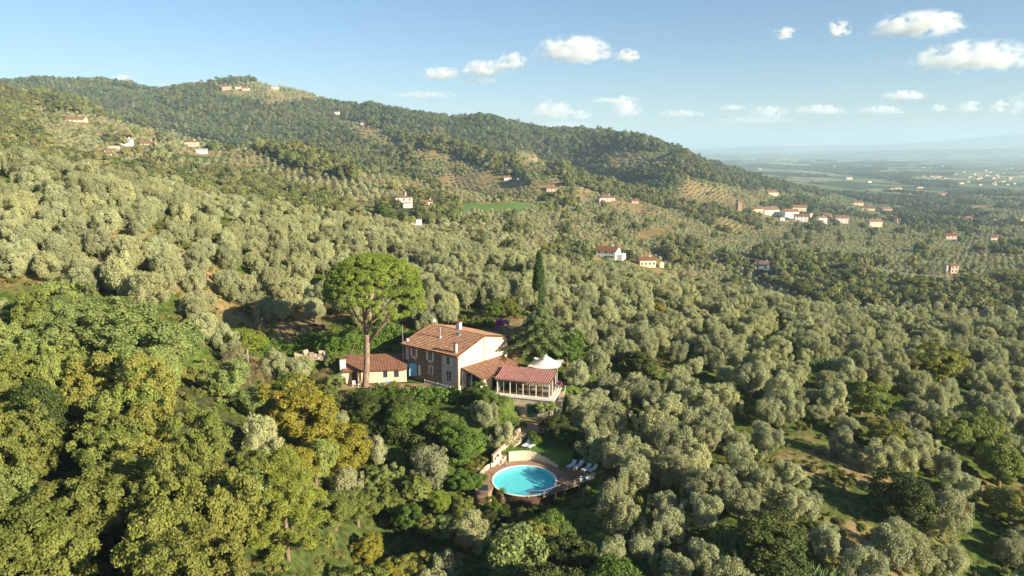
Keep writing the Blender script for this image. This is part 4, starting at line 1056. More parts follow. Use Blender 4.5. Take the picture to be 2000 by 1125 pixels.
MB().box(-.25, .06, -.08, -.025, -1.5, EH - .05).build("corner_pilaster", M['whiteplaster'], house)
roof = empty("roof", (0, 0, 0)); roof.parent = house
sl_ = (PK - EH) / 7
eo = .55
qf = [(-12.6, -eo, EH - eo*sl_), (.35, -eo, EH - eo*sl_), (.35, 7, PK), (-12.6, 7, PK)]
qb = [(.35, D_ + eo, EH - eo*sl_), (-12.6, D_ + eo, EH - eo*sl_), (-12.6, 7, PK), (.35, 7, PK)]
slab(MB(), [(p[0], p[1], p[2] + .14) for p in qf], .12).build("roof_deck", M['tilebrown'], roof)
slab(MB(), [(p[0], p[1], p[2] + .14) for p in qb], .12).build("roof_deck", M['tilebrown'], roof)
tiled("tiles", [(p[0], p[1], p[2] + .15) for p in qf], 'tile2', roof, course=.45, step=.11, amp=.05)
tiled("tiles", [(p[0], p[1], p[2] + .15) for p in qb], 'tile2', roof, course=.45, step=.11, amp=.05)
MB().tube([(-12.6, 7, PK + .2), (.35, 7, PK + .2)], .13, 8).build("ridge_cap", M['tile2'], roof)
MB().tube([(-12.5, -eo - .07, EH - .12), (.3, -eo - .07, EH - .14)], .07, 6).build("gutter", M['tilebrown'], roof)
MB().tube([(.08, -.12, EH - .3), (.08, -.12, -1.4)], .06, 6).build("downpipe", M['tilebrown'], house)
MB().tube([(.07, 7.0, PK - .2), (.07, 7.0, 3.3)], .06, 6).build("downpipe", M['tile'], house)
def chimney(x, y, w, h, mat='whiteplaster', cap=True):
    z = (EH + y*sl_ if y < 7 else PK - (y-7)*sl_) + .05
    c = MB().box(x-w/2, x+w/2, y-w/2, y+w/2, z, z+h).build("chimney", M[mat], roof)
    if cap: MB().box(x-w*.7, x+w*.7, y-w*.7, y+w*.7, z+h+.12, z+h+.2).build("chimney_cap", M['tile'], roof); MB().box(x-w*.35, x+w*.35, y-w*.35, y+w*.35, z+h, z+h+.12).build("chimney_pot", M['darkwood'], roof)
chimney(-.75, .35, .48, 1.7, 'pinkplaster'); chimney(-6.3, 7.9, .75, 1.5); chimney(-12.1, .6, .38, .6, cap=False)
zz = EH + 3.5*sl_
MB().tube([(-7.0, 3.6, zz), (-7.0, 3.6, zz+.55)], [.5, .16], 10).tube([(-7.0, 3.6, zz+.4), (-7.0, 3.6, zz+1.9)], .11, 8).tube([(-7.0, 3.6, zz+1.95), (-7.0, 3.6, zz+2.15)], [.24, .05], 8).build("metal_flue", M['metal'], roof)
zz = EH + 5.6*sl_
MB().box(-5.1, -4.1, 5.2, 6.1, zz, zz+.38).build("skylight", M['metal'], roof)
MB().box(-5.0, -4.2, 5.3, 6.0, zz+.385, zz+.41).build("skylight_pane", M['darkglass'], roof)
def window(x, z0, z1, w, shut=True, mat='white', surround=None):
    o = empty("window", (x, -.035, z0)); o.parent = house; h = z1 - z0
    MB().box(-w/2, w/2, -.03, .0, 0, h).build("pane", M['darkglass'], o)
    MB().box(-w/2-.08, w/2+.08, -.12, -.001, -.12, -.005).build("sill", M['whiteplaster'], o)
    MB().box(-.03, .03, -.06, -.035, 0, h).build("mullion", M['white'], o)
    if shut:
        for s in (-1, 1): MB().box(min(s*w/2+s*.02, s*(w/2+.42)), max(s*w/2+s*.02, s*(w/2+.42)), -.07, -.01, -.05, h+.05).build("shutter", M[mat], o)
    if surround:
        MB().box(-w/2-.2, -w/2-.005, -.05, -.001, 0, h+.2).build("surround", M[surround], o); MB().box(w/2+.005, w/2+.2, -.05, -.001, 0, h+.2).build("surround", M[surround], o); MB().box(-w/2, w/2, -.05, -.001, h+.004, h+.2).build("surround", M[surround], o)
window(-9.9, 4.15, 5.5, .8); window(-6.15, 4.15, 5.5, .85); window(-2.1, 4.1, 5.45, .75)
MB().box(-10.45, -9.35, -.05, -.03, 3.6, 4.0).build("plaster_patch", M['pinkplaster'], house); MB().box(-6.7, -5.6, -.05, -.03, 3.6, 4.0).build("plaster_patch", M['pinkplaster'], house)
window(-6.05, 1.7, 3.0, .7, False, surround='whiteplaster'); window(-2.0, 1.2, 2.9, .85, False)
d_ = empty("front_door", (-9.4, -.035, .6)); d_.parent = house
MB().box(-.55, .45, -.02, 0, 0, 2.2).build("doorway", M['darkglass'], d_)
MB().hexa([(-.56,-.03,0),(-1.1,-.75,0),(-1.06,-.79,0),(-.50,-.07,0)], [(-.56,-.03,2.3),(-1.1,-.75,2.3),(-1.06,-.79,2.3),(-.50,-.07,2.3)]).build("door_leaf", M['bluedoor'], d_)
MB().box(-.48, .1, -.1, -.04, .02, 2.25).build("door_leaf", M['bluedoor'], d_)
MB().box(.47, .95, -.09, -.03, .3, 2.15).build("shutter", M['white'], d_)
MB().hexa([(-12.6,-.9,-1.5),(-12,-.9,-1.5),(-12,0,-1.5),(-12.6,0,-1.5)], [(-12.1,-.12,3),(-12,-.12,3),(-12,-.03,3),(-12.1,-.03,3)]).build("buttress", M['pinkplaster'], house)
for y in (4.6, 8.6): MB().box(.0, .04, y-.25, y+.25, 4.35, 4.85).build("vent", M['roofgrey'], house)
mb = MB(); mb.tube([(-12.1, -.5, 3.3), (-12.1, -.5, 9.5)], .06, 6).build("mast", M['metal'], house)
mb = MB(); mb.tube([(-12.3, 7.5, PK), (-12.3, 7.5, PK+2.6)], .035, 5)
for k in range(6): mb.tube([(-12.3-.5+.05*k, 7.3, PK+1.6+.18*k), (-12.3+.5-.05*k, 7.7, PK+1.6+.18*k)], .015, 4)
mb.build("antenna", M['metal'], roof)
MB().tube([(-11.9, 7.6, PK+.9), (-11.8, 7.4, PK+.9)], [.32, .3], 12).build("satellite_dish", M['white'], roof)
# side wing
wing = empty("side_wing", (0, 0, 0)); wing.parent = house
qs = [(4.7, .6, 2.55), (3.9, 12.2, 2.15), (.02, 12.2, 2.95), (.02, .6, 3.7)]
slab(MB(), qs, .14).build("wing_roof", M['tilebrown'], wing)
tiled("wing_tiles", qs, 'tile2', wing, course=.45, step=.11, amp=.05)
MB().box(.02, 3.6, 11.7, 11.95, -1.5, 2.1).build("wing_wall", M['plaster'], wing)
MB().box(3.9, 4.1, 1.0, 4.0, -1.2, 2.4).build("wing_wall", M['plaster'], wing)
for x in (.25, 2.1, 3.95): MB().box(x-.1, x+.1, .9, 1.1, -1.2, 3.45 - x*.24).build("post", M['whiteplaster'], wing)
MB().box(.36, 1.98, .98, 1.02, -1.2, 3.1).build("glass_pane", M['darkglass'], wing); MB().box(2.22, 3.83, .98, 1.02, -1.2, 2.65).build("glass_pane", M['darkglass'], wing)
MB().box(.1, 4.0, 1.15, 11.6, -1.3, -1.0).build("wing_floor", M['brick'], wing)
# white scissor balustrade on the terrace
bal = empty("balustrade", (-9 - 6.2*.817 + .583*-1.5, 108.7 + 6.2*.583 - .817*1.5, HZ), math.atan2(-.583, .817), "white criss-cross balustrade in front of the farmhouse corner", "railing")
for z in (.15, .95): MB().tube([(0, 0, z), (5.8, 0, z)], .045, 6).build("rail", M['white'], bal)
me1 = MB().tube([(0, 0, .15), (.8, 0, .95)], .03, 5).mesh("bar", M['white']); me2 = MB().tube([(.8, .03, .15), (0, .03, .95)], .03, 5).mesh("bar", M['white'])
for k in range(13):
    for me in (me1, me2): o = link(bpy.data.objects.new("bar", me), bal); o.location = (.38*k + .05, 0, 0)
for x in (0, 2.9, 5.8): MB().box(x-.06, x+.06, -.06, .06, -.4, 1.05).build("post", M['white'], bal)
# ------------------------------------------------------------------ annex
ann = empty("annex", (-28.7, 112.2, HZ), .1, "low cream annex with brown tiled roof behind the umbrella pine trunk", "house")
MB().box(0, 10.4, 0, .3, -1, 2.35).build("front_wall", M['plaster'], ann)
MB().box(0, .3, .31, 4.2, -1, 2.6).build("side_wall", M['whiteplaster'], ann); MB().box(.31, 10.4, 3.9, 4.2, -1, 3.3).build("rear_wall", M['plaster'], ann)
qa = [(-.4, -.6, 2.25), (10.6, -.6, 2.35), (10.6, 4.4, 3.75), (-.4, 4.4, 3.7)]
rf = slab(MB(), qa, .14).build("roof", M['tilebrown'], ann); tiled("tiles", qa, 'tile', rf, amp=.035, step=.03)
MB().box(-.9, .05, .3, 1.3, 1.0, 4.1).build("chimney", M['white'], ann); MB().hexa([(-1.5,-.3,1.0),(-.1,-.3,1.0),(-.1,1.5,1.0),(-1.5,1.5,1.0)], [(-.95,.2,1.9),(.0,.2,1.9),(.0,1.35,1.9),(-.95,1.35,1.9)]).build("chimney_hood", M['white'], ann)
MB().box(-.85, 0, .35, 1.25, 4.1, 4.3).build("chimney_cap", M['tile'], ann)
for x, w, mt in ((1.5, .8, 'darkwood'), (2.5, .35, 'darkwood'), (6.8, .7, 'darkglass'), (8.7, .8, 'darkglass')):
    MB().box(x-w/2, x+w/2, -.05, -.004, (-.2 if w > .75 and x < 2 or w < .5 else .8), 1.95).build("door" if mt == 'darkwood' else "window", M[mt], ann)
MB().tube([(.4, 3, 3.4), (1.5, 3.2, 6.4)], .07, 6).build("timber_pole", M['deck'], ann)
yard = MB().box(-30, -14, 105.5, 112.1, 5.6, 5.97).build("yard_paving", M['dirt']); tag(yard, kind='structure')
def chair(x, y, z, rz, lab, mat='white'):
    c = empty("garden_chair", (x, y, z), rz, lab, "chair", "garden chairs by the annex")
    MB().box(-.25, .25, -.25, .25, .42, .47).build("seat", M[mat], c); MB().box(-.25, .25, .22, .27, .475, .95).build("backrest", M[mat], c)
    me = MB().box(-.03, .03, -.03, .03, 0, .42).mesh("leg", M[mat])
    for sx in (-.2, .2):
        for sy in (-.2, .2): q = link(bpy.data.objects.new("leg", me), c); q.location = (sx, sy, 0)
chair(-26.9, 110.6, 5.97, .4, "white garden chair left of the pine trunk by the annex"); chair(-26.1, 110.4, 5.97, -.6, "white garden chair closest to the pine trunk"); chair(-22.3, 110.5, 5.97, 1.2, "white garden chair right of the pine trunk")
tb = empty("garden_table", (-21.2, 110.6, 5.97), 0, "small blue-topped table by the annex wall", "table")
MB().tube([(0,0,.7),(0,0,.74)], .5, 14).build("tabletop", M['bluedoor'], tb); MB().tube([(0,0,0),(0,0,.7)], .05, 6).build("leg", M['white'], tb)
# ------------------------------------------------------------------ glass pavilion
pav = empty("glass_pavilion", (-2.5, 107.3, HZ), math.atan2(-.27, .963), "glass-walled dining pavilion with red corrugated roof on a stone base", "pavilion")
PL, PD = 8.9, 5.0
qp = [(-.2, -.35, 2.62), (PL+.25, -.35, 2.58), (PL+.25, PD+.3, 3.05), (-.2, PD+.3, 3.08)]
rf = slab(MB(), qp, .12).build("roof", M['redmetal'], pav); tiled("roof_ribs", qp, 'redmetal', rf, course=2.7, col=.40, amp=.055, step=.03)
MB().box(-.8, PL+.9, -.55, PD+.6, -.3, 0).build("terrace_slab", M['whiteplaster'], pav)
MB().box(0, PL, 0, PD, .004, .03).build("floor", M['brick'], pav)
MB().box(-.6, PL+.6, -.35, PD+.4, -4.6, -.302).build("base_wall", M['basestone'], pav)
dr = MB().box(5.3, 7.0, -.42, -.352, -3.5, -1.15).build("basement_door", M['greendoor'], pav); MB().box(6.0, 6.06, -.46, -.422, -2.5, -2.3).build("handle", M['metal'], dr)
MB().tube([(PL+.3, -.42, -.3), (PL+.3, -.42, -3.4)], .05, 6).build("downpipe", M['white'], pav)
pm = MB().box(-.06, .06, -.06, .06, .03, 2.5).mesh("post", M['white'])
NB = 4
for k in range(NB+1): q = link(bpy.data.objects.new("post", pm), pav); q.location = (.06 + k*(PL-.12)/NB, .06, 0)
for y in (PD/2, PD-.06): q = link(bpy.data.objects.new("post", pm), pav); q.location = (PL-.06, y, 0)
for k in range(NB):
    x0 = .14 + k*(PL-.12)/NB; x1 = x0 + (PL-.12)/NB - .16
    g_ = MB().box(x0, x1, .05, .065, .05, 2.45).build("glass_pane", M['glass'], pav)
    MB().box(x0 + (x1-x0)/2 - .025, x0 + (x1-x0)/2 + .025, .03, .048, .05, 2.45).build("mullion", M['white'], g_); MB().box(x0, x1, .03, .048, .03, .1).build("sill", M['white'], g_)
for y0, y1 in ((.14, PD/2-.08), (PD/2+.08, PD-.14)): MB().box(PL-.065, PL-.05, y0, y1, .05, 2.45).build("glass_pane", M['glass'], pav)
MB().box(0, PL, .0, .12, 2.452, 2.53).build("beam", M['white'], pav); MB().box(PL-.12, PL, .13, PD, 2.452, 2.6).build("beam", M['white'], pav)
MB().box(.0, PL, PD-.05, PD+.05, .03, .9).build("rear_parapet", M['plaster'], pav)
MB().box(.0, .1, .2, PD-.1, .03, 2.45).build("side_wall", M['plaster'], pav)
def dining(x, y, k):
    c = math.cos(-.273); s = math.sin(-.273); X = -2.5 + x*c - y*s; Y = 107.3 + x*s + y*c
    t = empty("dining_table", (X, Y, HZ+.03), -.273, f"cloth-covered dining table inside the glass pavilion, {k}", "table", "dining tables in the pavilion")
    MB().box(-.5, .5, -.5, .5, .72, .76).build("tabletop", M['canvas'], t)
    for sx in (-.42, .42):
        for sy in (-.42, .42): MB().box(sx-.03, sx+.03, sy-.03, sy+.03, 0, .72).build("leg", M['darkwood'], t)
    for j, (dx, dy, r) in enumerate(((-.85, 0, math.pi/2), (.85, 0, -math.pi/2))):
        cx = X + dx*c - dy*s; cy = Y + dx*s + dy*c
        q = empty("dining_chair", (cx, cy, HZ+.03), r-.273, f"honey-coloured wooden chair {'left' if dx < 0 else 'right'} of the pavilion table {k}", "chair", "wooden chairs in the pavilion")
        MB().box(-.22, .22, -.22, .22, .42, .46).build("seat", M['honey'], q); MB().box(-.22, .22, .19, .23, .465, 1.0).build("backrest", M['honey'], q)
        for sx in (-.18, .18):
            for sy in (-.18, .18): MB().box(sx-.02, sx+.02, sy-.02, sy+.02, 0, .42).build("leg", M['honey'], q)
M['honey'] = plain_mat("honey_wood", (.45,.27,.10), (.58,.36,.15), 3, .6)
for (x, y, k) in ((4.0, 1.2, "in the second bay from the green tree"), (6.1, 1.4, "in the middle bay"), (8.0, 1.3, "at the right front corner"), (5.0, 3.5, "back row by the middle"), (7.6, 3.6, "back row at the right")): dining(x, y, k)
# stairs at the right of the pavilion
st = empty("garden_stairs", (-2.5 + (PL+.7)*.963, 107.3 - (PL+.7)*.27, HZ), math.atan2(-.27, .963), "shaded stone steps going down along the right side of the pavilion", "stairs")
sm = MB().box(0, 1.1, 0, .42, -.9, 0).mesh("step", M['basestone'])
for k in range(12): q = link(bpy.data.objects.new("step", sm), st); q.location = (0, 3.6 - k*.4, -.1 - k*.28)
for x in (0.02, 1.15):
    MB().tube([(x, 4.0, .95), (x, -.9, -2.4)], .03, 5).build("handrail", M['white'], st)
    for k in range(5): MB().tube([(x, 3.8 - k*1.1, -.05 - k*.77), (x, 3.8 - k*1.1, .85 - k*.76)], .025, 5).build("baluster", M['white'], st)
pt = empty("flower_pot", (8.0, 109.6, HZ), 0, "pot of pink flowers at the top of the steps beside the pavilion", "flower pot")
MB().tube([(0,0,0),(0,0,.45)], [.2,.3], 10).build("pot", M['tile'], pt)
rg_ = np.random.default_rng(4); C_, R_ = blob_clumps(rg_, 10, .35, .35, .35, .8, .2); link(bpy.data.objects.new("flowers", crown_from(rg_, "flowers", C_, R_, 30, .08, M['pink'])), pt)
# tent
tent = empty("white_tent", (5.9, 114.2, HZ + .25), -.27, "white peaked fabric canopy behind the pavilion roof", "tent"); tent.scale = (.85, .85, .93)
n = 16; V, F = [], []
for i in range(n+1):
    for j in range(n+1):
        a, b = i/n*2-1, j/n*2-1; r = max(abs(a), abs(b)); rr = math.hypot(a, b)
        V.append((a*3.1, b*3.1, 2.65 + 2.0*(1 - min(rr, 1.0))**1.15 + .35*(abs(a*b))**1.5 - .12*(1-abs(abs(a)-abs(b)))*r*0))
for i in range(n):
    for j in range(n): k = i*(n+1)+j; F.append((k, k+n+1, k+n+2, k+1))
link(bpy.data.objects.new("canopy", npmesh("canopy", V, F, M['canvas'], smooth=True)), tent)
for a in (-3, 3):
    for b in (-3, 3): MB().tube([(a, b, -.3), (a, b, 2.95)], .06, 6).build("pole", M['white'], tent)
# ------------------------------------------------------------------ umbrella pine
px_, py_ = at(714, 110.6); pz = g1(px_, py_)
up = empty("umbrella_pine", (px_, py_, pz - .2), 0, "giant umbrella pine towering over the annex and farmhouse", "tree")
rg = np.random.default_rng(21); mb = MB()
mb.tube([(0,0,-.5),(.05,0,1),(.35,.1,4),(.55,.2,8),(.4,.3,11),(.3,.3,14),(.9,.2,17)], [.72,.6,.5,.44,.38,.28,.16], 12); mb.build("trunk", M['pine_bark'], up, True)
CX, CY, CZ, RX, RZ = 1.9, .3, 17.4, 8.3, 5.6
for k in range(15):
    z0 = [7.6,8.2,9.2,9.8,10.4,11,11.5,12,12.6,13,13.4,13.8,14,14.4,15][k]; a = k*2.4 + .3; rr = RX*(.93 - .035*k)
    if k == 0: a = -.2
    if k == 1: a = .25
    e_ = Vector((CX + math.cos(a)*rr*.86, CY + math.sin(a)*rr*.86, CZ + (1.0 if k < 8 else 3) + rg.uniform(-.6, .8)))
    s_ = Vector((.5, .25, z0)); m1 = s_.lerp(e_, .35) + Vector((0,0,-.7)); m2 = s_.lerp(e_, .7) + Vector((0,0,-.35))
    b_ = MB().tube([tuple(s_), tuple(m1), tuple(m2), tuple(e_)], [.24, .17, .11, .05], 7)
    for t_ in (.45, .6, .75, .85):
        p0 = s_.lerp(e_, t_) + Vector((0,0,-.45)); p1 = p0 + Vector((rg.normal(0, 1.2), rg.normal(0, 1.2), rg.uniform(1.2, 3))); b_.tube([tuple(p0), tuple(p1)], [.07, .025], 4)
    b_.build("limb", M['pine_bark'], up, True)
D = unit(rg.normal(0, 1, (2600, 3))); D = D[D[:, 2] > -.05]; keep_ = []
for q in D:
    if all(np.dot(q, w) < .9945 for w in keep_): keep_.append(q)
D = np.array(keep_); L = unit(rg.normal(0, 1, (9, 3))); q = (np.maximum(D @ L.T, 0)**6).sum(1)
s = .90 + .10*q/q.max(); edge = np.clip(1 - D[:, 2]*2.2, 0, 1)
C_ = D*s[:, None]*np.array([RX, RX*.95, RZ]) + np.array([CX, CY, CZ]); C_[:, 2] -= edge*1.0 + np.where(D[:, 0] > .2, edge*2.2, 0)
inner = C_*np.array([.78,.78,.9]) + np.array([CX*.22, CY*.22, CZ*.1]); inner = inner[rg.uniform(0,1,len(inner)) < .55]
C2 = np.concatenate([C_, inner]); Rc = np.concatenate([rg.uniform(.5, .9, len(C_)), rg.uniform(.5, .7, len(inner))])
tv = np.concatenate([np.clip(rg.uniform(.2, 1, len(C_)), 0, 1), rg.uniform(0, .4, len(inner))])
link(bpy.data.objects.new("crown", crown_from(rg, "crown", C2, Rc, 210, .15, M['umbrella'], .4, .5, .7, (CX, CY, CZ-4), .35, tv, .5)), up)
# ------------------------------------------------------------------ cypresses, cedar, young pine, palm-like plants
def cypress(px, py, h, r, lab, dmin=40, per=90):
    p = hit(px, py, dmin); t = empty("cypress", tuple(p - Vector((0,0,.3))), 0, lab, "tree"); rg = np.random.default_rng(int(px)); n = 60
    zz = rg.uniform(.02, 1, n)**.9; a = rg.uniform(0, 6.28, n); prof = np.minimum(1, zz*4 + .45) * np.clip(1 - zz, 0, 1)**.55
    C_ = np.stack([np.cos(a)*r*prof*.62, np.sin(a)*r*prof*.62, zz*h*.95], 1); Rc = r*(.30 + .32*prof)
    link(bpy.data.objects.new("crown", crown_from(rg, "crown", C_, Rc, per, .13*max(r, .8), M['cypress'], .4, .4, 2.2, (0,0,h*.3), .5)), t)
    MB().tube([(0,0,-.3),(0,0,h*.5)], [.22,.1], 7).build("trunk", M['bark'], t)
cypress(1052, 604, 12.6, 1.55, "tall dark column cypress rising above the olives behind the cedar", per=170)
cypress(1459, 530, 9, 1.3, "thin cypress left of the white cottage with the red roof", 260, 40)
cypress(1479, 530, 9.5, 1.3, "thin cypress touching the left wall of the white cottage", 260, 40)
cx, cy = at(1054, 119.5); cz = g1(cx, cy)
ced = empty("cedar", (cx, cy, cz - .3), 0, "dark layered cedar with drooping fans between farmhouse and tent", "tree"); ced.scale = (1.25, 1.25, .95)
rg = np.random.default_rng(8); MB().tube([(0,0,-.5),(0,0,5),(.1,0,10.2)], [.42,.28,.06], 8).build("trunk", M['bark'], ced, True)
P, Nn, T_ = [], [], []; bm_ = MB()
for k in range(62):
    f = k/62; z0 = 2.2 + 8.0*f; ln = (5.4*(1-f)**.75 + .5)*rg.uniform(.75, 1.1); a = k*2.39996
    for sgm in np.linspace(.15, 1, 11):
        w_ = .95*(1-sgm*.55)*min(1, ln/3); m = 34
        c0 = np.array([math.cos(a)*ln*sgm, math.sin(a)*ln*sgm, z0 + .5*sgm - 1.5*sgm**2]); tv = rg.uniform(0, 1)
        P.append(c0 + rg.normal(0, 1, (m, 3))*np.array([w_*.5, w_*.5, .13])); Nn.append(np.tile([math.cos(a)*.5*sgm, math.sin(a)*.5*sgm, 1.0], (m, 1))); T_.append(np.full(m, tv))
    bm_.tube([(0, 0, z0), (math.cos(a)*ln*.5, math.sin(a)*ln*.5, z0+.1), (math.cos(a)*ln*.95, math.sin(a)*ln*.95, z0-.8)], [.08,.05,.02], 4)
bm_.build("branch_tiers", M['bark'], ced)
P, Nn, T_ = np.concatenate(P), unit(np.concatenate(Nn)), np.concatenate(T_); V, F = leaf_quads(rg, P, Nn, .20, .35, .35)
link(bpy.data.objects.new("crown", npmesh("crown", V, F, M['cedar'], np.repeat(np.clip(T_*.6 + rg.uniform(0,.4,len(T_)), 0, 1), 4))), ced)
yx, yy = at(562, 62); yz = g1(yx, yy)
yp = empty("young_pine", (yx, yy, yz - .2), 0, "young pine with rounded needle clumps at the bottom edge, left of centre", "tree")
rg = np.random.default_rng(31); tm = MB().tube([(0,0,-.5),(.1,0,4),(-.1,.1,9),(0,0,11.2)], [.28,.2,.12,.04], 8); Cs = []
for k in range(46):
    f = (k/46)**.9; z0 = 1.6 + 9.4*f; ln = (4.9*(1-f)**.8 + .4)*rg.uniform(.75, 1.1)*(.7 + .3*min(1, f*4)); a = k*2.4
    tm.tube([(0,0,z0-.3),(math.cos(a)*ln*.5, math.sin(a)*ln*.5, z0),(math.cos(a)*ln, math.sin(a)*ln, z0+.7)], [.07,.05,.02], 5)
    for sgm in (.5, .75, 1.0): Cs.append((math.cos(a)*ln*sgm + rg.normal(0,.25), math.sin(a)*ln*sgm + rg.normal(0,.25), z0 + .6*sgm + .1, .72))
tm.build("trunk", M['pine_bark'], yp, True); Cs.append((0,0,11.3,.6)); Cs = np.array(Cs)
link(bpy.data.objects.new("crown", crown_from(rg, "crown", Cs[:, :3], Cs[:, 3]*rg.uniform(.85, 1.25, len(Cs)), 260, .2, M['pine'], .2, .9, .8, (0,0,5), .1, None, .6)), yp)
# hedges and bushes
def hedge(name, pts, h, w, mat, lab, per=75, leaf=.16, cat="hedge", step=.75):
    rg = np.random.default_rng(len(lab)); C_, Rc = [], []
    b = Vector((pts[0][0], pts[0][1], 0)); e = empty(name, (b.x, b.y, g1(b.x, b.y)), 0, lab, cat)
    for (x0, y0), (x1, y1) in zip(pts[:-1], pts[1:]):
        L_ = math.hypot(x1-x0, y1-y0); n_ = max(int(L_/step), 1)
        for i in range(n_):
            t_ = (i+.5)/n_; x = x0 + (x1-x0)*t_; y = y0 + (y1-y0)*t_; z = g1(x, y); hh = h*(.8 + .4*float(vnoise(np.array([x/3]), np.array([y/3]), 3)[0]))
            for zz_ in np.arange(.3, hh, step*.85):
                for s_ in np.arange(-w/2, w/2+.01, step): C_.append((x + rg.normal(0,.22) - b.x + s_*(y1-y0)/L_, y + rg.normal(0,.22) - b.y - s_*(x1-x0)/L_, z + zz_ + rg.normal(0,.15) - e.location.z)); Rc.append(step*rg.uniform(.65, 1.05))
    C_ = np.array(C_); o = link(bpy.data.objects.new("foliage", crown_from(rg, "foliage", C_, np.array(Rc), per, leaf, M[mat], .6, .55, .9)), e)
    return e
A_ = [at(450,113), at(520,116), at(585,118.5), at(650,120), at(720,122.5), at(785,125)]
hedge("ivy_hedge", A_[:3], 2.2, 2.0, 'green', "clipped green hedge beside the round yellow-green tree")
hedge("laurel_hedge", A_[2:], 3.0, 2.0, 'green', "long glossy laurel hedge crossed by the pine shadow, behind the annex")
hedge("low_hedge", [at(968,100.3), at(1022,102)], 1.0, 1.2, 'green', "bright low hedge along the path under the pavilion", 70, .12)
hedge("terrace_hedge", [at(690,104.2), at(760,104.8), at(840,104.2), at(890,104)], 2.0, 2.0, 'green', "thick green hedge along the terrace edge in front of the farmhouse")
hedge("terrace_bush", [at(905,103.5), at(980,103)], 1.6, 1.6, 'dark', "dark bushes along the pavilion base wall")
hedge("bank_hedge", [at(900,129), at(960,127.5)], 1.3, 1.4, 'green', "trimmed hedge on the bank behind the farmhouse roof")
hedge("gully_bush", [at(700,100), at(760,97.5), at(830,95.5), at(880,93)], 1.8, 3.0, 'dark', "dark leafy slope below the terrace hedge")
b = hit(977, 648, 120)
bo = empty("bougainvillea", tuple(b), 0, "magenta bougainvillea in bloom behind the farmhouse", "shrub"); rg = np.random.default_rng(2)
C_, Rc = blob_clumps(rg, 34, 1.1, .9, 1.4, 1.4, .38, lump=.5); link(bpy.data.objects.new("blossom", crown_from(rg, "blossom", C_, Rc, 60, .11, M['pink'], .7, .8)), bo); MB().tube([(0,0,-.2),(.1,0,1.2)], .08, 6).build("stem", M['bark'], bo)
# reed clump on the right slope
for px, d, lab in ((1618, 132, "tuft of tall light-green reeds on the right slope"), (1470, 72, "pale green reeds beside the low evergreen oak"), (1572, 66, "reeds between the two dark evergreen oaks, right")):
    x, y = at(px, d); e = empty("reed_clump", (x, y, g1(x, y)), 0, lab, "reeds"); rg = np.random.default_rng(px); V, F = [], []
    for k in range(420):
        a, r = rg.uniform(0, 6.28), 3.2*math.sqrt(rg.uniform()); bx, by = math.cos(a)*r*1.5, math.sin(a)*r*.6; h = rg.uniform(1.8, 3.4); dx, dy = rg.normal(0, .35, 2); t_ = rg.uniform(0, 6.28); wx, wy = math.cos(t_)*.07, math.sin(t_)*.07
        m_ = len(V); V += [(bx-wx, by-wy, -.2), (bx+wx, by+wy, -.2), (bx+dx+wx*1.5, by+dy+wy*1.5, h*.7), (bx+dx*2, by+dy*2, h)]; F.append((m_, m_+1, m_+2, m_+3))
    link(bpy.data.objects.new("stalks", npmesh("stalks", V, F, M['reed'] if 'reed' in M else M.setdefault('reed', leaf_mat("reed_leaves", (.16,.24,.09), (.26,.34,.15), None, .3, .1)), rg.uniform(0,1,len(V)))), e)
# cloud-pruned tree by the green door
x, y = at(1062, 103.4)[0], 103.2; tp = empty("topiary_tree", (x, y, 2.5), 0, "cloud-pruned tree with round green balls beside the green door", "tree")
mb = MB(); rg = np.random.default_rng(6); bl = [(-.8,0,2.9,.75),(.35,-.1,2.7,.8),(-.4,.2,2.2,.55),(1.5,.2,2.3,.62),(1.3,.6,3.0,.5)]
for bx, by, bz, br in bl:
    mb.tube([(0,0,-.2),(bx*.3,by*.3,bz*.4),(bx,by,bz-br*.5)], [.12,.08,.05], 6)
    C_, Rc = blob_clumps(rg, 18, br*.75, br*.75, br*.65, bz, .25, low=-.7, lump=.05); link(bpy.data.objects.new("ball", crown_from(rg, "ball", C_, Rc, 55, .09, M['greyoak'], .6, .4, 1, (bx,by,bz)) if False else crown_from(rg, "ball", C_ + np.array([bx,by,0]), Rc, 55, .09, M['greyoak'], .6, .4, 1, (bx,by,bz))), tp)
mb.build("trunk", M['olive_bark'], tp)
# ------------------------------------------------------------------ pool garden
PX, PY = 1.75, 88.7
def arc(r, a0, a1, n): return [(PX + r*math.cos(R(a0 + (a1-a0)*i/n)), PY + r*math.sin(R(a0 + (a1-a0)*i/n))) for i in range(n+1)]
def ring_mb(r0, r1, a0, a1, z0, z1, n=24):
    mb = MB(); A, B = arc(r0, a0, a1, n), arc(r1, a0, a1, n)
    for i in range(n): mb.hexa([(*A[i], z0), (*B[i], z0), (*B[i+1], z0), (*A[i+1], z0)], [(*A[i], z1), (*B[i], z1), (*B[i+1], z1), (*A[i+1], z1)])
    return mb
def local(o, x, y, z=0):
    """bring a mesh built in world coordinates to an origin at its own place"""
    o.data.transform(Matrix.Translation((-x, -y, -z))); return o
pool = empty("swimming_pool", (PX, PY, 0), 0, "round turquoise swimming pool with white rim", "pool")
def pp(mb, nm, mt, smooth=False):
    o = mb.build(nm, M[mt], pool, smooth); return local(o, PX, PY)
pp(ring_mb(4.38, 4.5, 0, 360, -1.5, -.01, 64), "liner_wall", 'liner'); pp(MB().add([(PX + 4.4*math.cos(k*math.pi/32), PY + 4.4*math.sin(k*math.pi/32), -.62) for k in range(64)], [tuple(range(64))]), "liner_floor", 'liner')
pp(ring_mb(4.36, 4.62, 0, 360, -.008, .05, 64), "rim", 'coping')
pp(MB().add([(PX + 4.37*math.cos(k*math.pi/32), PY + 4.37*math.sin(k*math.pi/32), -.09) for k in range(64)], [tuple(range(64))]), "water", 'water')
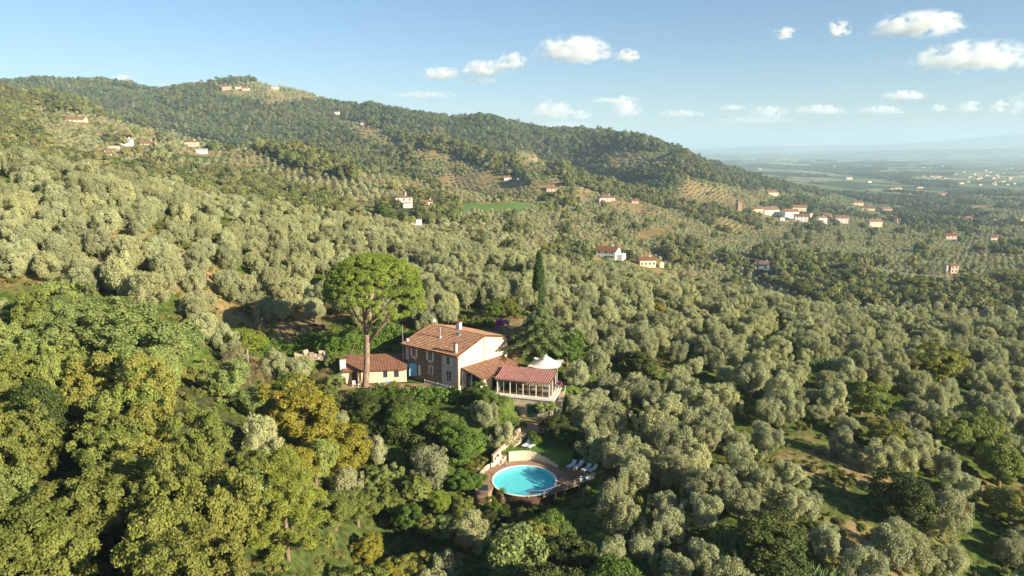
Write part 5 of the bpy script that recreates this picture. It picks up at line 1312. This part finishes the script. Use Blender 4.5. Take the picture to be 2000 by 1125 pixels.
pp(ring_mb(4.51, 4.61, 0, 360, -2.6, -.012, 64), "outer_wall", 'darkwood')  # dark colour stands in for the bushes' shade on this wall
ld = MB()
for s in (-.25, .25): ld.tube([(PX-2.2+s, PY+3.95, -.3), (PX-2.2+s, PY+4.0, .75), (PX-2.3+s, PY+4.5, .75), (PX-2.3+s, PY+4.55, .02)], .03, 6)
pp(ld, "ladder", 'metal')
deck = empty("pool_surround", (PX, PY, 0), 0, "brown paved terrace curving round the pool, with boarded sun deck", "terrace")
local(ring_mb(4.63, 6.15, 20, 175, -2.6, -.004, 40).build("paving", M['brick'], deck), PX, PY)
def poly_slab(pts, z0, z1):
    n = len(pts); return MB().add([(x, y, z0) for x, y in pts] + [(x, y, z1) for x, y in pts], [tuple(range(n-1, -1, -1)), tuple(range(n, 2*n))] + [(i, (i+1) % n, (i+1) % n + n, i+n) for i in range(n)])
in_arc = arc(4.63, 20, -62, 12)
# boards of the sun deck, each a plank
RP = [(4.0,84.2), (13.2,89.9), (12.6,94.3), (7.4,94.9)]
ux, uy = .85, .53
bm_count = 0
def clip_line(poly, c):   # poly edges crossed by the line across direction u at offset c
    out = []
    n = len(poly)
    for i in range(n):
        (x0, y0), (x1, y1) = poly[i], poly[(i+1) % n]; d0 = x0*ux + y0*uy - c; d1 = x1*ux + y1*uy - c
        if (d0 > 0) != (d1 > 0): t = d0/(d0-d1); out.append((x0 + (x1-x0)*t, y0 + (y1-y0)*t))
    return out
poly = in_arc[::-1] + [(PX+6.15*math.cos(R(20)), PY+6.15*math.sin(R(20)))]
DP = [in_arc[-1], (4.2,83.9), (13.2,89.9), (12.6,94.3), (7.6,94.6), (PX+6.17*math.cos(R(32)), PY+6.17*math.sin(R(32))), (PX+6.17*math.cos(R(20)), PY+6.17*math.sin(R(20)))] + in_arc[:-1]
cs = [x*ux + y*uy for x, y in DP]; c = min(cs) + .01; bw = .30
while c < max(cs) - bw:
    a = clip_line(DP, c); b = clip_line(DP, c + bw - .03)
    key = lambda p: -p[0]*uy + p[1]*ux
    if len(a) >= 2 and len(b) >= 2:
        a = sorted(a, key=key); b = sorted(b, key=key)
        for k in range(0, min(len(a), len(b)) - 1, 2):
            z = -.01 + .012*((int(c*100)) % 3)
            local(MB().hexa([(*a[k], z-.06), (*b[k], z-.06), (*b[k+1], z-.06), (*a[k+1], z-.06)], [(*a[k], z), (*b[k], z), (*b[k+1], z), (*a[k+1], z)]).build("plank", M['deck'], deck), PX, PY)
    c += bw
for x, y in ((5.0,84.6),(7.2,86.1),(9.4,87.5),(11.4,88.7),(12.8,90.2),(12.4,93.8),(8.5,93.8)): local(MB().box(x-.08, x+.08, y-.08, y+.08, -3.6, -.09).build("support_post", M['darkwood'], deck), PX, PY)
local(poly_slab([(-5.3,91.5),(-5.0,85.6),(-3.2,85.2),(-2.45,86.9),(-2.9,89.2)], -2.6, -.02).build("left_paving", M['brick'], deck), PX, PY)
local(MB().box(-4.6, -3.3, 85.7, 87.3, -.015, .0).build("hatch", M['darkglass'], deck), PX, PY)
# rail round the sun deck
def rail(name, pts, h, mat, lab, rails=(.5, 1.0), gap=1.1, zs=None, panel=None, r=.035, cat="railing"):
    b = pts[0]; e = empty(name, (b[0], b[1], b[2]), 0, lab, cat)
    for p, q in zip(pts[:-1], pts[1:]):
        L_ = math.hypot(q[0]-p[0], q[1]-p[1]); n_ = max(int(L_/gap), 1)
        for i in range(n_ + (1 if q is pts[-1] else 0)):
            t_ = i/n_; x, y, z = [p[k] + (q[k]-p[k])*t_ - b[k] for k in range(3)]; MB().box(x-r*1.5, x+r*1.5, y-r*1.5, y+r*1.5, z-.1, z+h).build("post", M[mat], e)
        for f in rails: MB().tube([tuple(p[k]-b[k] + (f*h if k == 2 else 0) for k in range(3)), tuple(q[k]-b[k] + (f*h if k == 2 else 0) for k in range(3))], r, 5).build("rail", M[mat], e)
        if panel:
            x0, y0, z0 = [p[k]-b[k] for k in range(3)]; x1, y1, z1 = [q[k]-b[k] for k in range(3)]
            MB().add([(x0,y0-.02,z0+.1),(x1,y1-.02,z1+.1),(x1,y1-.02,z1+h*.9),(x0,y0-.02,z0+h*.9)], [(0,1,2,3)]).build("panel", M[panel], e)
    return e
rail("deck_rail", [(2.3,83.9,0),(4.3,84.0,0),(8.6,86.9,0)], .95, 'roofgrey', "grey metal rail along the front right edge of the pool", gap=1.1, panel='glass', r=.022)
rail("timber_rail", [(8.8,87.1,0),(13.1,89.9,0),(12.7,92.6,0)], .95, 'deck', "brown timber rail round the outer corner of the sun deck", gap=1.4)
rail("timber_rail", [(-5.1,90.6,0),(-2.5,90.4,0)], .9, 'deck', "short timber rail at the left end of the pool terrace", gap=1.2)
# curved retaining wall
gw = empty("garden_wall", (PX, PY, 0), 0, "cream curved garden wall stepping down behind the pool", "wall")
S_ = [(111,80,1.5),(80,73,1.35),(73,66,1.15),(66,59,.95),(59,52,.75),(52,45,.55),(45,38,.35)]
for a0, a1, h in S_: local(ring_mb(6.16, 6.42, a0, a1, -.5, h, 6).build("wall_section", M['creamwall'], gw), PX, PY)
local(ring_mb(6.3, 7.3, 121, 111.3, -.5, .02, 4).build("niche_floor", M['brick'], gw), PX, PY)
local(ring_mb(7.3, 7.5, 123, 111.3, -.5, 1.5, 4).build("niche_wall", M['honey'], gw), PX, PY)
local(ring_mb(6.16, 6.42, 126, 122, -.5, 1.45, 3).build("pillar", M['creamwall'], gw), PX, PY)
for k, (a0, a1, h) in enumerate(((131,126.1,1.15),(136,131.1,.85),(141,136.1,.55))): local(ring_mb(6.16, 6.42, a0, a1, -.5, h, 3).build("wall_section", M['creamwall'], gw), PX, PY)
local(ring_mb(6.16, 6.42, 172, 144, -.5, .62, 12).build("wall_section", M['creamwall'], gw), PX, PY)
lawn = poly_slab(arc(6.43, 37, 111, 16) + [(-1.4,94.9),(-1.9,95.5),(1.8,100.2),(6.2,99.0),(9.6,96.2),(9.0,93.6)], -1.5, 1.42).build("upper_lawn", bpy.data.materials["hillside_ground"]); tag(lawn, kind='structure')
# pink wall and steps up to the pavilion yard
pw = empty("pink_wall", (-2.8, 93.4, 0), 0, "pink rendered wall climbing diagonally from the pool to the pavilion yard", "wall")
L0, L1 = (-2.9, 93.4), (1.2, 99.6); N_ = 11
for k in range(N_):
    x0, y0 = [L0[i] + (L1[i]-L0[i])*k/N_ for i in (0,1)]; x1, y1 = [L0[i] + (L1[i]-L0[i])*(k+1)/N_ - .012*(L1[i]-L0[i])/7 for i in (0,1)]; z = 1.5 + 1.7*k/N_
    local(MB().hexa([(x0-.15,y0+.1,-.5),(x0+.15,y0-.1,-.5),(x1+.15,y1-.1,-.5),(x1-.15,y1+.1,-.5)], [(x0-.15,y0+.1,z),(x0+.15,y0-.1,z),(x1+.15,y1-.1,z+.1),(x1-.15,y1+.1,z+.1)]).build("wall_section", M['pinkwall'], pw), -2.8, 93.4)
sg = empty("path_steps", (-2.3, 93.9, 0), 0, "stone steps rising beside the pink wall", "stairs")
for k in range(12):
    t_ = k/12; x, y = -2.2 + 4.3*t_, 93.6 + 6.3*t_; z = .5 + 2.1*t_ + (0 if k else -.3)
    q = MB().box(-.55, .55, -.3, .3, -.7, 0).build("step", M['basestone'], sg); q.location = (x + 2.3, y - 93.9, z); q.rotation_euler = (0, 0, math.atan2(-4.1, 6.2))
ss = empty("pool_steps", (-5.9, 90.4, 0), 0, "grey stepping boards going down left of the pool", "stairs")
for k in range(9):
    q = MB().box(-.55, .55, -.19, .19, -.12, 0).build("step", M['metal'] if False else M['roofgrey'], ss); q.location = (.05*k, -k*.55, -.05 - k*.24)
ydp = MB().box(-1, 9.2, 99.7, 106.2, 2.0, 2.55).build("yard_paving", M['dirt']); tag(ydp, kind='structure')
def lounger(x, y, z, rz, lab, back=.75):
    e = empty("sun_lounger", (x, y, z), rz, lab, "sun lounger", "white sun loungers round the pool")
    MB().box(-.32, .32, -1.25, .1, .30, .36).build("seat", M['lounger'], e)
    c_, s_ = math.cos(back)*.72, math.sin(back)*.72
    MB().hexa([(-.32,.11,.30),(.32,.11,.30),(.32,.11+c_,.30+s_),(-.32,.11+c_,.30+s_)][::1], [(-.32,.09,.36),(.32,.09,.36),(.32,.07+c_,.36+s_),(-.32,.07+c_,.36+s_)]).build("backrest", M['lounger'], e)
    for sx in (-.27, .27):
        for yy_ in (-1.1, .0): MB().box(sx-.025, sx+.025, yy_-.025, yy_+.025, 0, .30).build("leg", M['white'], e)
        MB().tube([(sx, .15, .28), (sx, .5, .02)], .02, 5).build("leg", M['white'], e)
lounger(2.35, 97.0, 1.43, -.6, "left sunlounger of the pair in shade on the upper lawn", .55); lounger(3.15, 96.6, 1.43, -.6, "right sunlounger of the pair in shade on the upper lawn", .55)
lounger(8.9, 92.9, 0.02, -.75, "white sun lounger on the deck, first from the pool"); lounger(9.9, 92.7, 0.02, -.75, "white sun lounger on the deck, second from the pool")
lounger(11.0, 91.9, 0.02, -.75, "white sun lounger on the deck, third from the pool"); lounger(11.9, 91.7, 0.02, -.75, "white sun lounger at the outer corner of the deck")
cl = empty("white_cloth", (9.4, 87.75, 0), .58, "white cloths hung over the timber rail of the sun deck", "cloth")
rg = np.random.default_rng(3); V, F = [], []
for i in range(13):
    for j in range(7): V.append((i*.22, -.14 + .05*math.sin(i*1.3+j) - (.02 if j > 3 else -.1), 1.02 - .14*j + .03*math.sin(i*2)))
for i in range(12):
    for j in range(6): k = i*7+j; F.append((k, k+7, k+8, k+1))
link(bpy.data.objects.new("cloth", npmesh("cloth", V, F, M['lounger'], smooth=True)), cl)
ch = empty("garden_chair", (-4.7, 91.2, .0), .6, "white chair at the left corner of the pool terrace", "chair"); MB().box(-.25,.25,-.25,.25,.42,.47).build("seat", M['white'], ch); MB().box(-.25,.25,.22,.27,.475,.9).build("backrest", M['white'], ch)
for sx in (-.2,.2):
    for sy in (-.2,.2): MB().box(sx-.03,sx+.03,sy-.03,sy+.03,0,.42).build("leg", M['white'], ch)
# yucca in front of the pool
x, y = at(981, 83.2); yu = empty("yucca", (x, y, g1(x, y)), 0, "spiky yucca with brown dead skirt in front of the pool", "plant"); rg = np.random.default_rng(9)
MB().tube([(0,0,-.2),(0,0,3.0)], [.18,.12], 7).build("trunk", M['bark'], yu)
for nm, n_, z0, mt, up_ in (("leaves", 130, 3.1, 'greyoak', .5), ("dead_skirt", 170, 2.4, 'red', -.9)):
    V, F = [], []
    for k in range(n_):
        a = rg.uniform(0, 6.28); el = rg.uniform(-.2, 1.3) if up_ > 0 else rg.uniform(-1.3, -.5); L_ = rg.uniform(.7, 1.0); d_ = Vector((math.cos(a)*math.cos(el), math.sin(a)*math.cos(el), math.sin(el))); s_ = Vector((-math.sin(a), math.cos(a), 0))*.045; b_ = Vector((0,0,z0 + (rg.uniform(-1.2, .4) if up_ < 0 else 0)))
        m_ = len(V); V += [tuple(b_-s_), tuple(b_+s_), tuple(b_ + d_*L_)]; F.append((m_, m_+1, m_+2))
    link(bpy.data.objects.new(nm, npmesh(nm, V, F, M[mt], rg.uniform(0,1,len(V)))), yu)
# gas tank, poles, sheds in the garden
x, y = at(765, 99.5); gt = empty("gas_tank", (x, y, g1(x, y)), -.1, "white horizontal gas tank half hidden in the shaded bushes", "tank")
MB().tube([(-1.2,0,.75),(-1.05,0,.75),(-.9,0,.75),(.9,0,.75),(1.05,0,.75),(1.2,0,.75)], [.15,.4,.5,.5,.4,.15], 16).build("vessel", M['white'], gt, True)
for s in (-.7,.7): MB().box(s-.08, s+.08, -.3, .3, -.1, .35).build("foot", M['metal'], gt)
MB().tube([(0,0,1.2),(0,0,1.36)], .16, 10).build("valve_cap", M['metal'], gt)
x, y = at(490, 101.5); pl_ = empty("wooden_pole", (x, y, g1(x, y) - .3), 0, "bare wooden utility pole among the brown brush", "pole"); MB().tube([(0,0,0),(0,0,7.6)], [.13,.09], 8).build("shaft", M['canvas'] if False else M['roofgrey'], pl_)
MB().box(-.1,.1,-.3,.3,7.1,7.2).build("crossarm", M['metal'], pl_)
x, y = at(325, 93); sh = empty("shelter", (x, y, g1(x, y)), -.25, "flat-roofed grey shelter on timber posts in the left wood", "shelter")
slab(MB(), [(-2,-1.4,2.5),(2.2,-1.4,2.35),(2.2,1.6,2.75),(-2,1.6,2.9)], .1).build("roof", M['roofgrey'], sh)
for a in (-1.8, 2.0):
    for b_ in (-1.2, 1.4): MB().tube([(a,b_,-.4),(a,b_,2.4)], .07, 6).build("post", M['roofgrey'], sh)
x, y = at(508, 97.5); s2 = empty("low_shed", (x, y, g1(x, y)), .35, "low shed with dark sheet roof under the bare pole", "shed")
slab(MB(), [(-2.6,-1.3,1.5),(2.6,-1.3,1.5),(2.6,1.6,2.1),(-2.6,1.6,2.1)], .1).build("roof", M['darkwood'], s2); MB().box(-2.3,2.3,-1.1,1.4,-.5,1.35).build("wall", M['darkwood'], s2)
x, y = at(527, 102); V, F = [], []; rg = np.random.default_rng(1)
for i in range(9):
    for j in range(17): a = j/16*2*math.pi; r = i/8*2.6*(1+.15*math.sin(3*a)); V.append((r*math.cos(a), r*math.sin(a)*.7, 1.3*(1-(i/8)**1.5) + rg.normal(0,.05) - .1))
for i in range(8):
    for j in range(16): k = i*17+j; F.append((k, k+1, k+18, k+17))
o = link(bpy.data.objects.new("earth_mound", npmesh("earth_mound", V, F, M['rust'], smooth=True))); o.location = (x, y, g1(x, y)); tag(o, "rust-red mound of earth behind the dark shed roof", "mound")
tl = [(405,96,458,99,.9,1.6),(420,98,470,97,1.6,.6),(380,96,440,98,.4,1.2),(432,101,445,97,2.4,.5)]
for i, (a, da, b_, db, z0, z1) in enumerate(tl):
    xa, ya = at(a, da); xb, yb = at(b_, db); za, zb = g1(xa, ya), g1(xb, yb)
    o = MB().tube([(0,0,z0),(xb-xa, yb-ya, zb-za+z1)], .09, 6).build("timber_pole", M['roofgrey']); o.location = (xa, ya, za)
    tag(o, ["grey timber pole leaning highest in the yellow clearing", "grey timber pole sloping down to the right, yellow clearing", "lowest grey timber pole of the yellow clearing", "short steep timber pole in the yellow clearing"][i], "pole")
# rough stone wall behind the annex
x0, y0 = at(575, 115.5); x1, y1 = at(640, 116.2); rw = empty("rough_stone_wall", (x0, y0, g1(x0, y0)), math.atan2(y1-y0, x1-x0), "pale rough boulder wall left of the annex chimney", "wall"); L_ = math.hypot(x1-x0, y1-y0); rg = np.random.default_rng(14)
for i in range(int(L_/.8)):
    for j in range(3 if rg.uniform() < .5 else 2):
        mb = MB(); w_, h_, d_ = rg.uniform(.28,.6), rg.uniform(.22,.42), rg.uniform(.25,.5); P_ = [(sx*w_*rg.uniform(.75,1), sy*d_*rg.uniform(.7,1), sz*h_*rg.uniform(.75,1)) for sz in (-1,1) for sx, sy in ((-1,-1),(1,-1),(1,1),(-1,1))]
        mb.hexa(P_[:4], P_[4:]); o = mb.build("stone", M['basestone'], rw); o.location = (.5 + i*.8 + rg.uniform(-.25,.25), rg.uniform(-.3,.3) + j*.12, .2 + j*.6 + rg.uniform(-.12,.12)); o.rotation_euler = tuple(rg.uniform(-.35,.35,3))
# garden fences in the dark lawn
def fence(pts, h, lab, gap=2.2):
    P_ = []
    for px, d in pts: x, y = at(px, d); P_.append((x, y, g1(x, y)))
    return rail("garden_fence", P_, h, 'roofgrey', lab, rails=(.95,), gap=gap, r=.03, cat="fence")
fence([(853,82.5),(918,81.8),(958,82)], 1.0, "thin wooden fence at the top of the shaded lawn"); fence([(780,66),(850,64.5),(925,63)], 1.1, "grey wire fence crossing the dark garden")
fence([(1040,59),(1110,57.5),(1180,57)], 1.1, "wooden fence at the bottom edge below the light-green tree"); fence([(655,84),(690,83),(715,82.5)], 1.0, "short brown fence left of the loose olive-brown shrub")
x, y = at(828, 60); o = MB().tube([(0,0,.0),(.3,.5,.9),(.35,1.2,1.2),(.1,2.0,.7)], .04, 6).build("garden_hose", M['lounger']); o.location = (x, y, g1(x, y)); tag(o, "pale hose arching over the dark lawn at the bottom edge", "hose")
# ------------------------------------------------------------------ power line and poles far off
def pole(px, py, h, lab, dmin=260):
    b = hit(px, py, dmin); e = empty("power_pole", (b.x, b.y, b.z - .5), 0, lab, "pole"); MB().tube([(0,0,0),(0,0,h)], [.22,.16], 6).build("shaft", M['roofgrey'], e); MB().box(-.9,.9,-.08,.08,h-.5,h-.35).build("crossarm", M['metal'], e); return Vector((b.x, b.y, b.z + h - .9))
p1 = pole(1444, 520, 9.5, "power pole left of the white cottage with two cypresses"); p2 = pole(1553, 532, 9.5, "power pole right of the white cottage"); p3 = pole(1700, 545, 9.5, "power pole in front of the dark woods, right half")
pole(848, 394, 10, "grey pole left in the pair beyond the green field"); pole(903, 394, 11, "grey pole right in the pair beyond the green field"); pole(562, 388, 8, "slim pole on the slope at the foot of the olive terraces", 240)
p0 = p1 + (p1 - p2)*1.1 + Vector((0,0,3)); p4 = p3 + (p3 - p2)*1.2
for i, (a, b_) in enumerate(((p0,p1),(p1,p2),(p2,p3),(p3,p4))):
    P_ = [tuple(a.lerp(b_, t_/12) - a - Vector((0,0,4*2.2*(t_/12)*(1-t_/12)))) for t_ in range(13)]
    o = MB().tube(P_, .09, 4).build("power_line", M['white']); o.location = a; tag(o, ["power line span arriving from the left at the cottage", "power line span passing over the white cottage", "power line span between the cottage and the dark woods", "power line span running off over the dark woods"][i], "power line")
for px, py, r, h, k, lab in ((1456,418,6,9,'lime',"yellow round plane tree beside the bell tower"),(1474,414,7.5,11,'lime',"larger yellow plane tree between tower and village"),(413,296,9,11,'umbr',"round green pine clump at the end of the white barns"),(448,296,8,9,'umbr',"flat-topped pine right of the white barns"),
  (1262,397,8,10,'oakf',"dark round pine near the brownish valley house"),(748,430,7,9,'greenf',"fresh green tree below the square villa"),(770,415,5,10,'darkf',"dark tree in front of the left wing of the villa"),(823,400,5,11,'darkf',"dark tree between the villa and the pink house"),(853,404,7,8,'twigf',"brownish tree right of the pink house"),
  (1310,512,6,9,'darkf',"dark tree right of the narrow hut"),(1228,512,5,9,'darkf',"dark conifer between the white villa and yellow farmhouse"),(620,402,7,11,'darkf',"large dark tree at the foot of the olive terraces, left of centre"),(1580,580,8,9,'greenf',"bright green bushy trees under the power line"),(1960,560,11,14,'oakf',"big green oak at the right edge beyond the olives"),(1890,570,11,14,'oakf',"big shaded oak near the right edge beyond the olives"),(1800,575,10,12,'oakf',"round oak in front of the brown tower house")):
    p = hit(px, py, 240); kk = {'lime':'lime','umbr':'umbrella_far','oakf':'oak','greenf':'green','darkf':'dark','twigf':'twig'}[k]
    if kk == 'umbrella_far': kk = 'green'
    tree(kk, "far_tree", p.x, p.y, r, h, lab, "tree", seed=7)
# ------------------------------------------------------------------ haze
hz = MB().box(-36000, 36000, -36000, 36000, -140, 480).build("haze", M['plaster']); hz.data.materials.clear(); tag(hz, "thin blue air over hills and plain", None, None, 'stuff')
m = bpy.data.materials.new("air"); m.use_nodes = True; t = m.node_tree; t.nodes.clear()
pv = t.nodes.new("ShaderNodeVolumePrincipled"); pv.inputs["Color"].default_value = (.58, .80, 1, 1); pv.inputs["Density"].default_value = HAZE = 1.0e-4; pv.inputs["Anisotropy"].default_value = 0.0
oo = t.nodes.new("ShaderNodeOutputMaterial"); t.links.new(pv.outputs[0], oo.inputs["Volume"]); hz.data.materials.append(m)
# ------------------------------------------------------------------ clouds, real banks of vapour high over the plain
def cloud_mat():
    m, t, N, L = NT("cloud_vapour"); tc = N("TexCoord"); oi = N("ObjectInfo")
    sp = N("SeparateXYZ"); L(tc.outputs["Object"], sp.inputs[0])
    def mt(op, a, b=None):
        x = N("Math", operation=op)
        for k, q in ((0, a), (1, b)):
            if q is None: continue
            if isinstance(q, (int, float)): x.inputs[k].default_value = q
            else: L(q, x.inputs[k])
        return x.outputs[0]
    ad = N("VectorMath", operation='ADD'); cb = N("CombineXYZ"); r10 = mt('MULTIPLY', oi.outputs["Random"], 40.0)
    for k in range(3): L(r10, cb.inputs[k])
    sc = N("VectorMath", operation='MULTIPLY'); L(tc.outputs["Object"], sc.inputs[0])
    at = N("Attribute", attribute_type='OBJECT', attribute_name="noise_scale"); L(at.outputs["Vector"], sc.inputs[1])
    L(sc.outputs[0], ad.inputs[0]); L(cb.outputs[0], ad.inputs[1])
    no = N("TexNoise"); no.inputs["Scale"].default_value = 1.0; no.inputs["Detail"].default_value = 4; no.inputs["Roughness"].default_value = .55; L(ad.outputs[0], no.inputs[0])
    ln = N("VectorMath", operation='LENGTH'); L(tc.outputs["Object"], ln.inputs[0])
    body = mt('SUBTRACT', 1.0, ln.outputs["Value"])                       # 1 at the heart, 0 at the shell
    v = mt('ADD', body, mt('MULTIPLY', mt('SUBTRACT', no.outputs[0], .54), 5.0))
    low = mt('MULTIPLY', mt('MAXIMUM', mt('SUBTRACT', -.15, sp.outputs[2]), 0), 2.5)
    v = mt('SUBTRACT', v, low)
    mr = N("MapRange"); mr.inputs[1].default_value = .10; mr.inputs[2].default_value = .75; L(v, mr.inputs[0])
    mr2 = N("MapRange"); mr2.inputs[1].default_value = 0; mr2.inputs[2].default_value = .25; L(body, mr2.inputs[0])
    at2 = N("Attribute", attribute_type='OBJECT', attribute_name="thickness")
    den = mt('MULTIPLY', mt('MULTIPLY', mr.outputs[0], mr2.outputs[0]), at2.outputs["Fac"])
    pv = N("VolumePrincipled"); pv.inputs["Color"].default_value = (1,1,1,1); pv.inputs["Anisotropy"].default_value = 0.1; L(den, pv.inputs["Density"])
    o = N("OutputMaterial"); L(pv.outputs[0], o.inputs["Volume"])
    try: m.cycles.volume_step_rate = 1.0
    except Exception: pass
    return m
CM = cloud_mat()
CL = [(1122,106,78,30,9500,1,"largest central cloud, plump and white"),(1225,112,27,14,9500,.8,"small puff just right of the plump central cloud"),(1000,126,34,20,9500,.9,"puff left of the plump central cloud"),(945,138,44,18,9500,.8,"soft grey-white cloud in the left group"),(862,148,42,15,9600,.7,"leftmost low cloud over the wooded ridge"),(935,158,34,9,9600,.5,"thin grey streak under the left cloud group"),
 (828,187,70,8,12000,.35,"faint flat streak above the ridge shoulder"),(1080,222,46,22,19000,1,"bright billowing cloud rising behind the ridge"),(1135,228,22,12,19000,.8,"small cloud between the two billows behind the ridge"),(1221,215,34,27,19000,1,"tall white billow over the right end of the ridge"),(1190,198,40,7,19000,.4,"grey streak above the tall billow"),
 (1532,68,21,14,9000,.8,"small lone cloud high in the right half"),(1638,60,22,18,9000,.9,"compact cloud between the lone puff and the ragged bank"),(1790,56,78,28,9000,.9,"ragged white bank at the upper right"),(1845,38,26,14,9000,.7,"small tuft topping the ragged bank"),(1905,120,115,34,9500,.9,"long bright cloud cut by the right edge"),
 (1330,224,46,9,22000,.5,"flat thin cloud low over the plain, left"),(1430,212,28,7,22000,.5,"tiny streak cloud over the middle of the plain"),(1500,222,40,14,22000,.6,"soft low cloud beside the streak over the plain"),(1600,218,48,12,22000,.9,"white flat-bottomed cloud over the plain"),(1720,218,44,11,22000,.8,"flat-bottomed cloud right of the longest low one"),(1765,190,42,12,17000,.9,"white lens cloud under the ragged bank"),
 (1833,214,16,10,22000,.7,"very small puff over the far plain"),(1892,212,24,13,22000,.8,"round small cloud near the right end of the low row"),(1949,212,17,15,20000,.9,"upright small cloud near the right edge"),(1995,210,26,26,20000,1,"white cloud tower cut by the right edge"),(1480,236,90,9,26000,.3,"pale grey veil near the horizon"),(240,156,20,9,14000,.7,"little cloud peeking over the left ridge"),(1105,246,60,8,24000,.4,"grey cloud base behind the central ridge")]
ME = None
def ico():
    bm = bmesh.new(); bmesh.ops.create_icosphere(bm, subdivisions=3, radius=1.0); me = bpy.data.meshes.new("cloud"); bm.to_mesh(me); bm.free(); me.materials.append(CM); return me
ME = ico()
for i, (px, py, hw, hh, d, th, lab) in enumerate(CL):
    X, Zr = ray(px, py); a = hw*1.12*d/FPX; c_ = hh*1.25*d/FPX
    o = link(bpy.data.objects.new("cloud", ME)); o.location = (X*d, d, CAMZ + Zr*d); o.scale = (a, min(a, c_*2.2), c_)
    
    o["noise_scale"] = (2.6*a/(c_*1.6), 2.6*min(a, c_*2.2)/(c_*1.6), 2.6*.9); o["thickness"] = th*2.2/c_
    tag(o, lab, "cloud", "clouds")
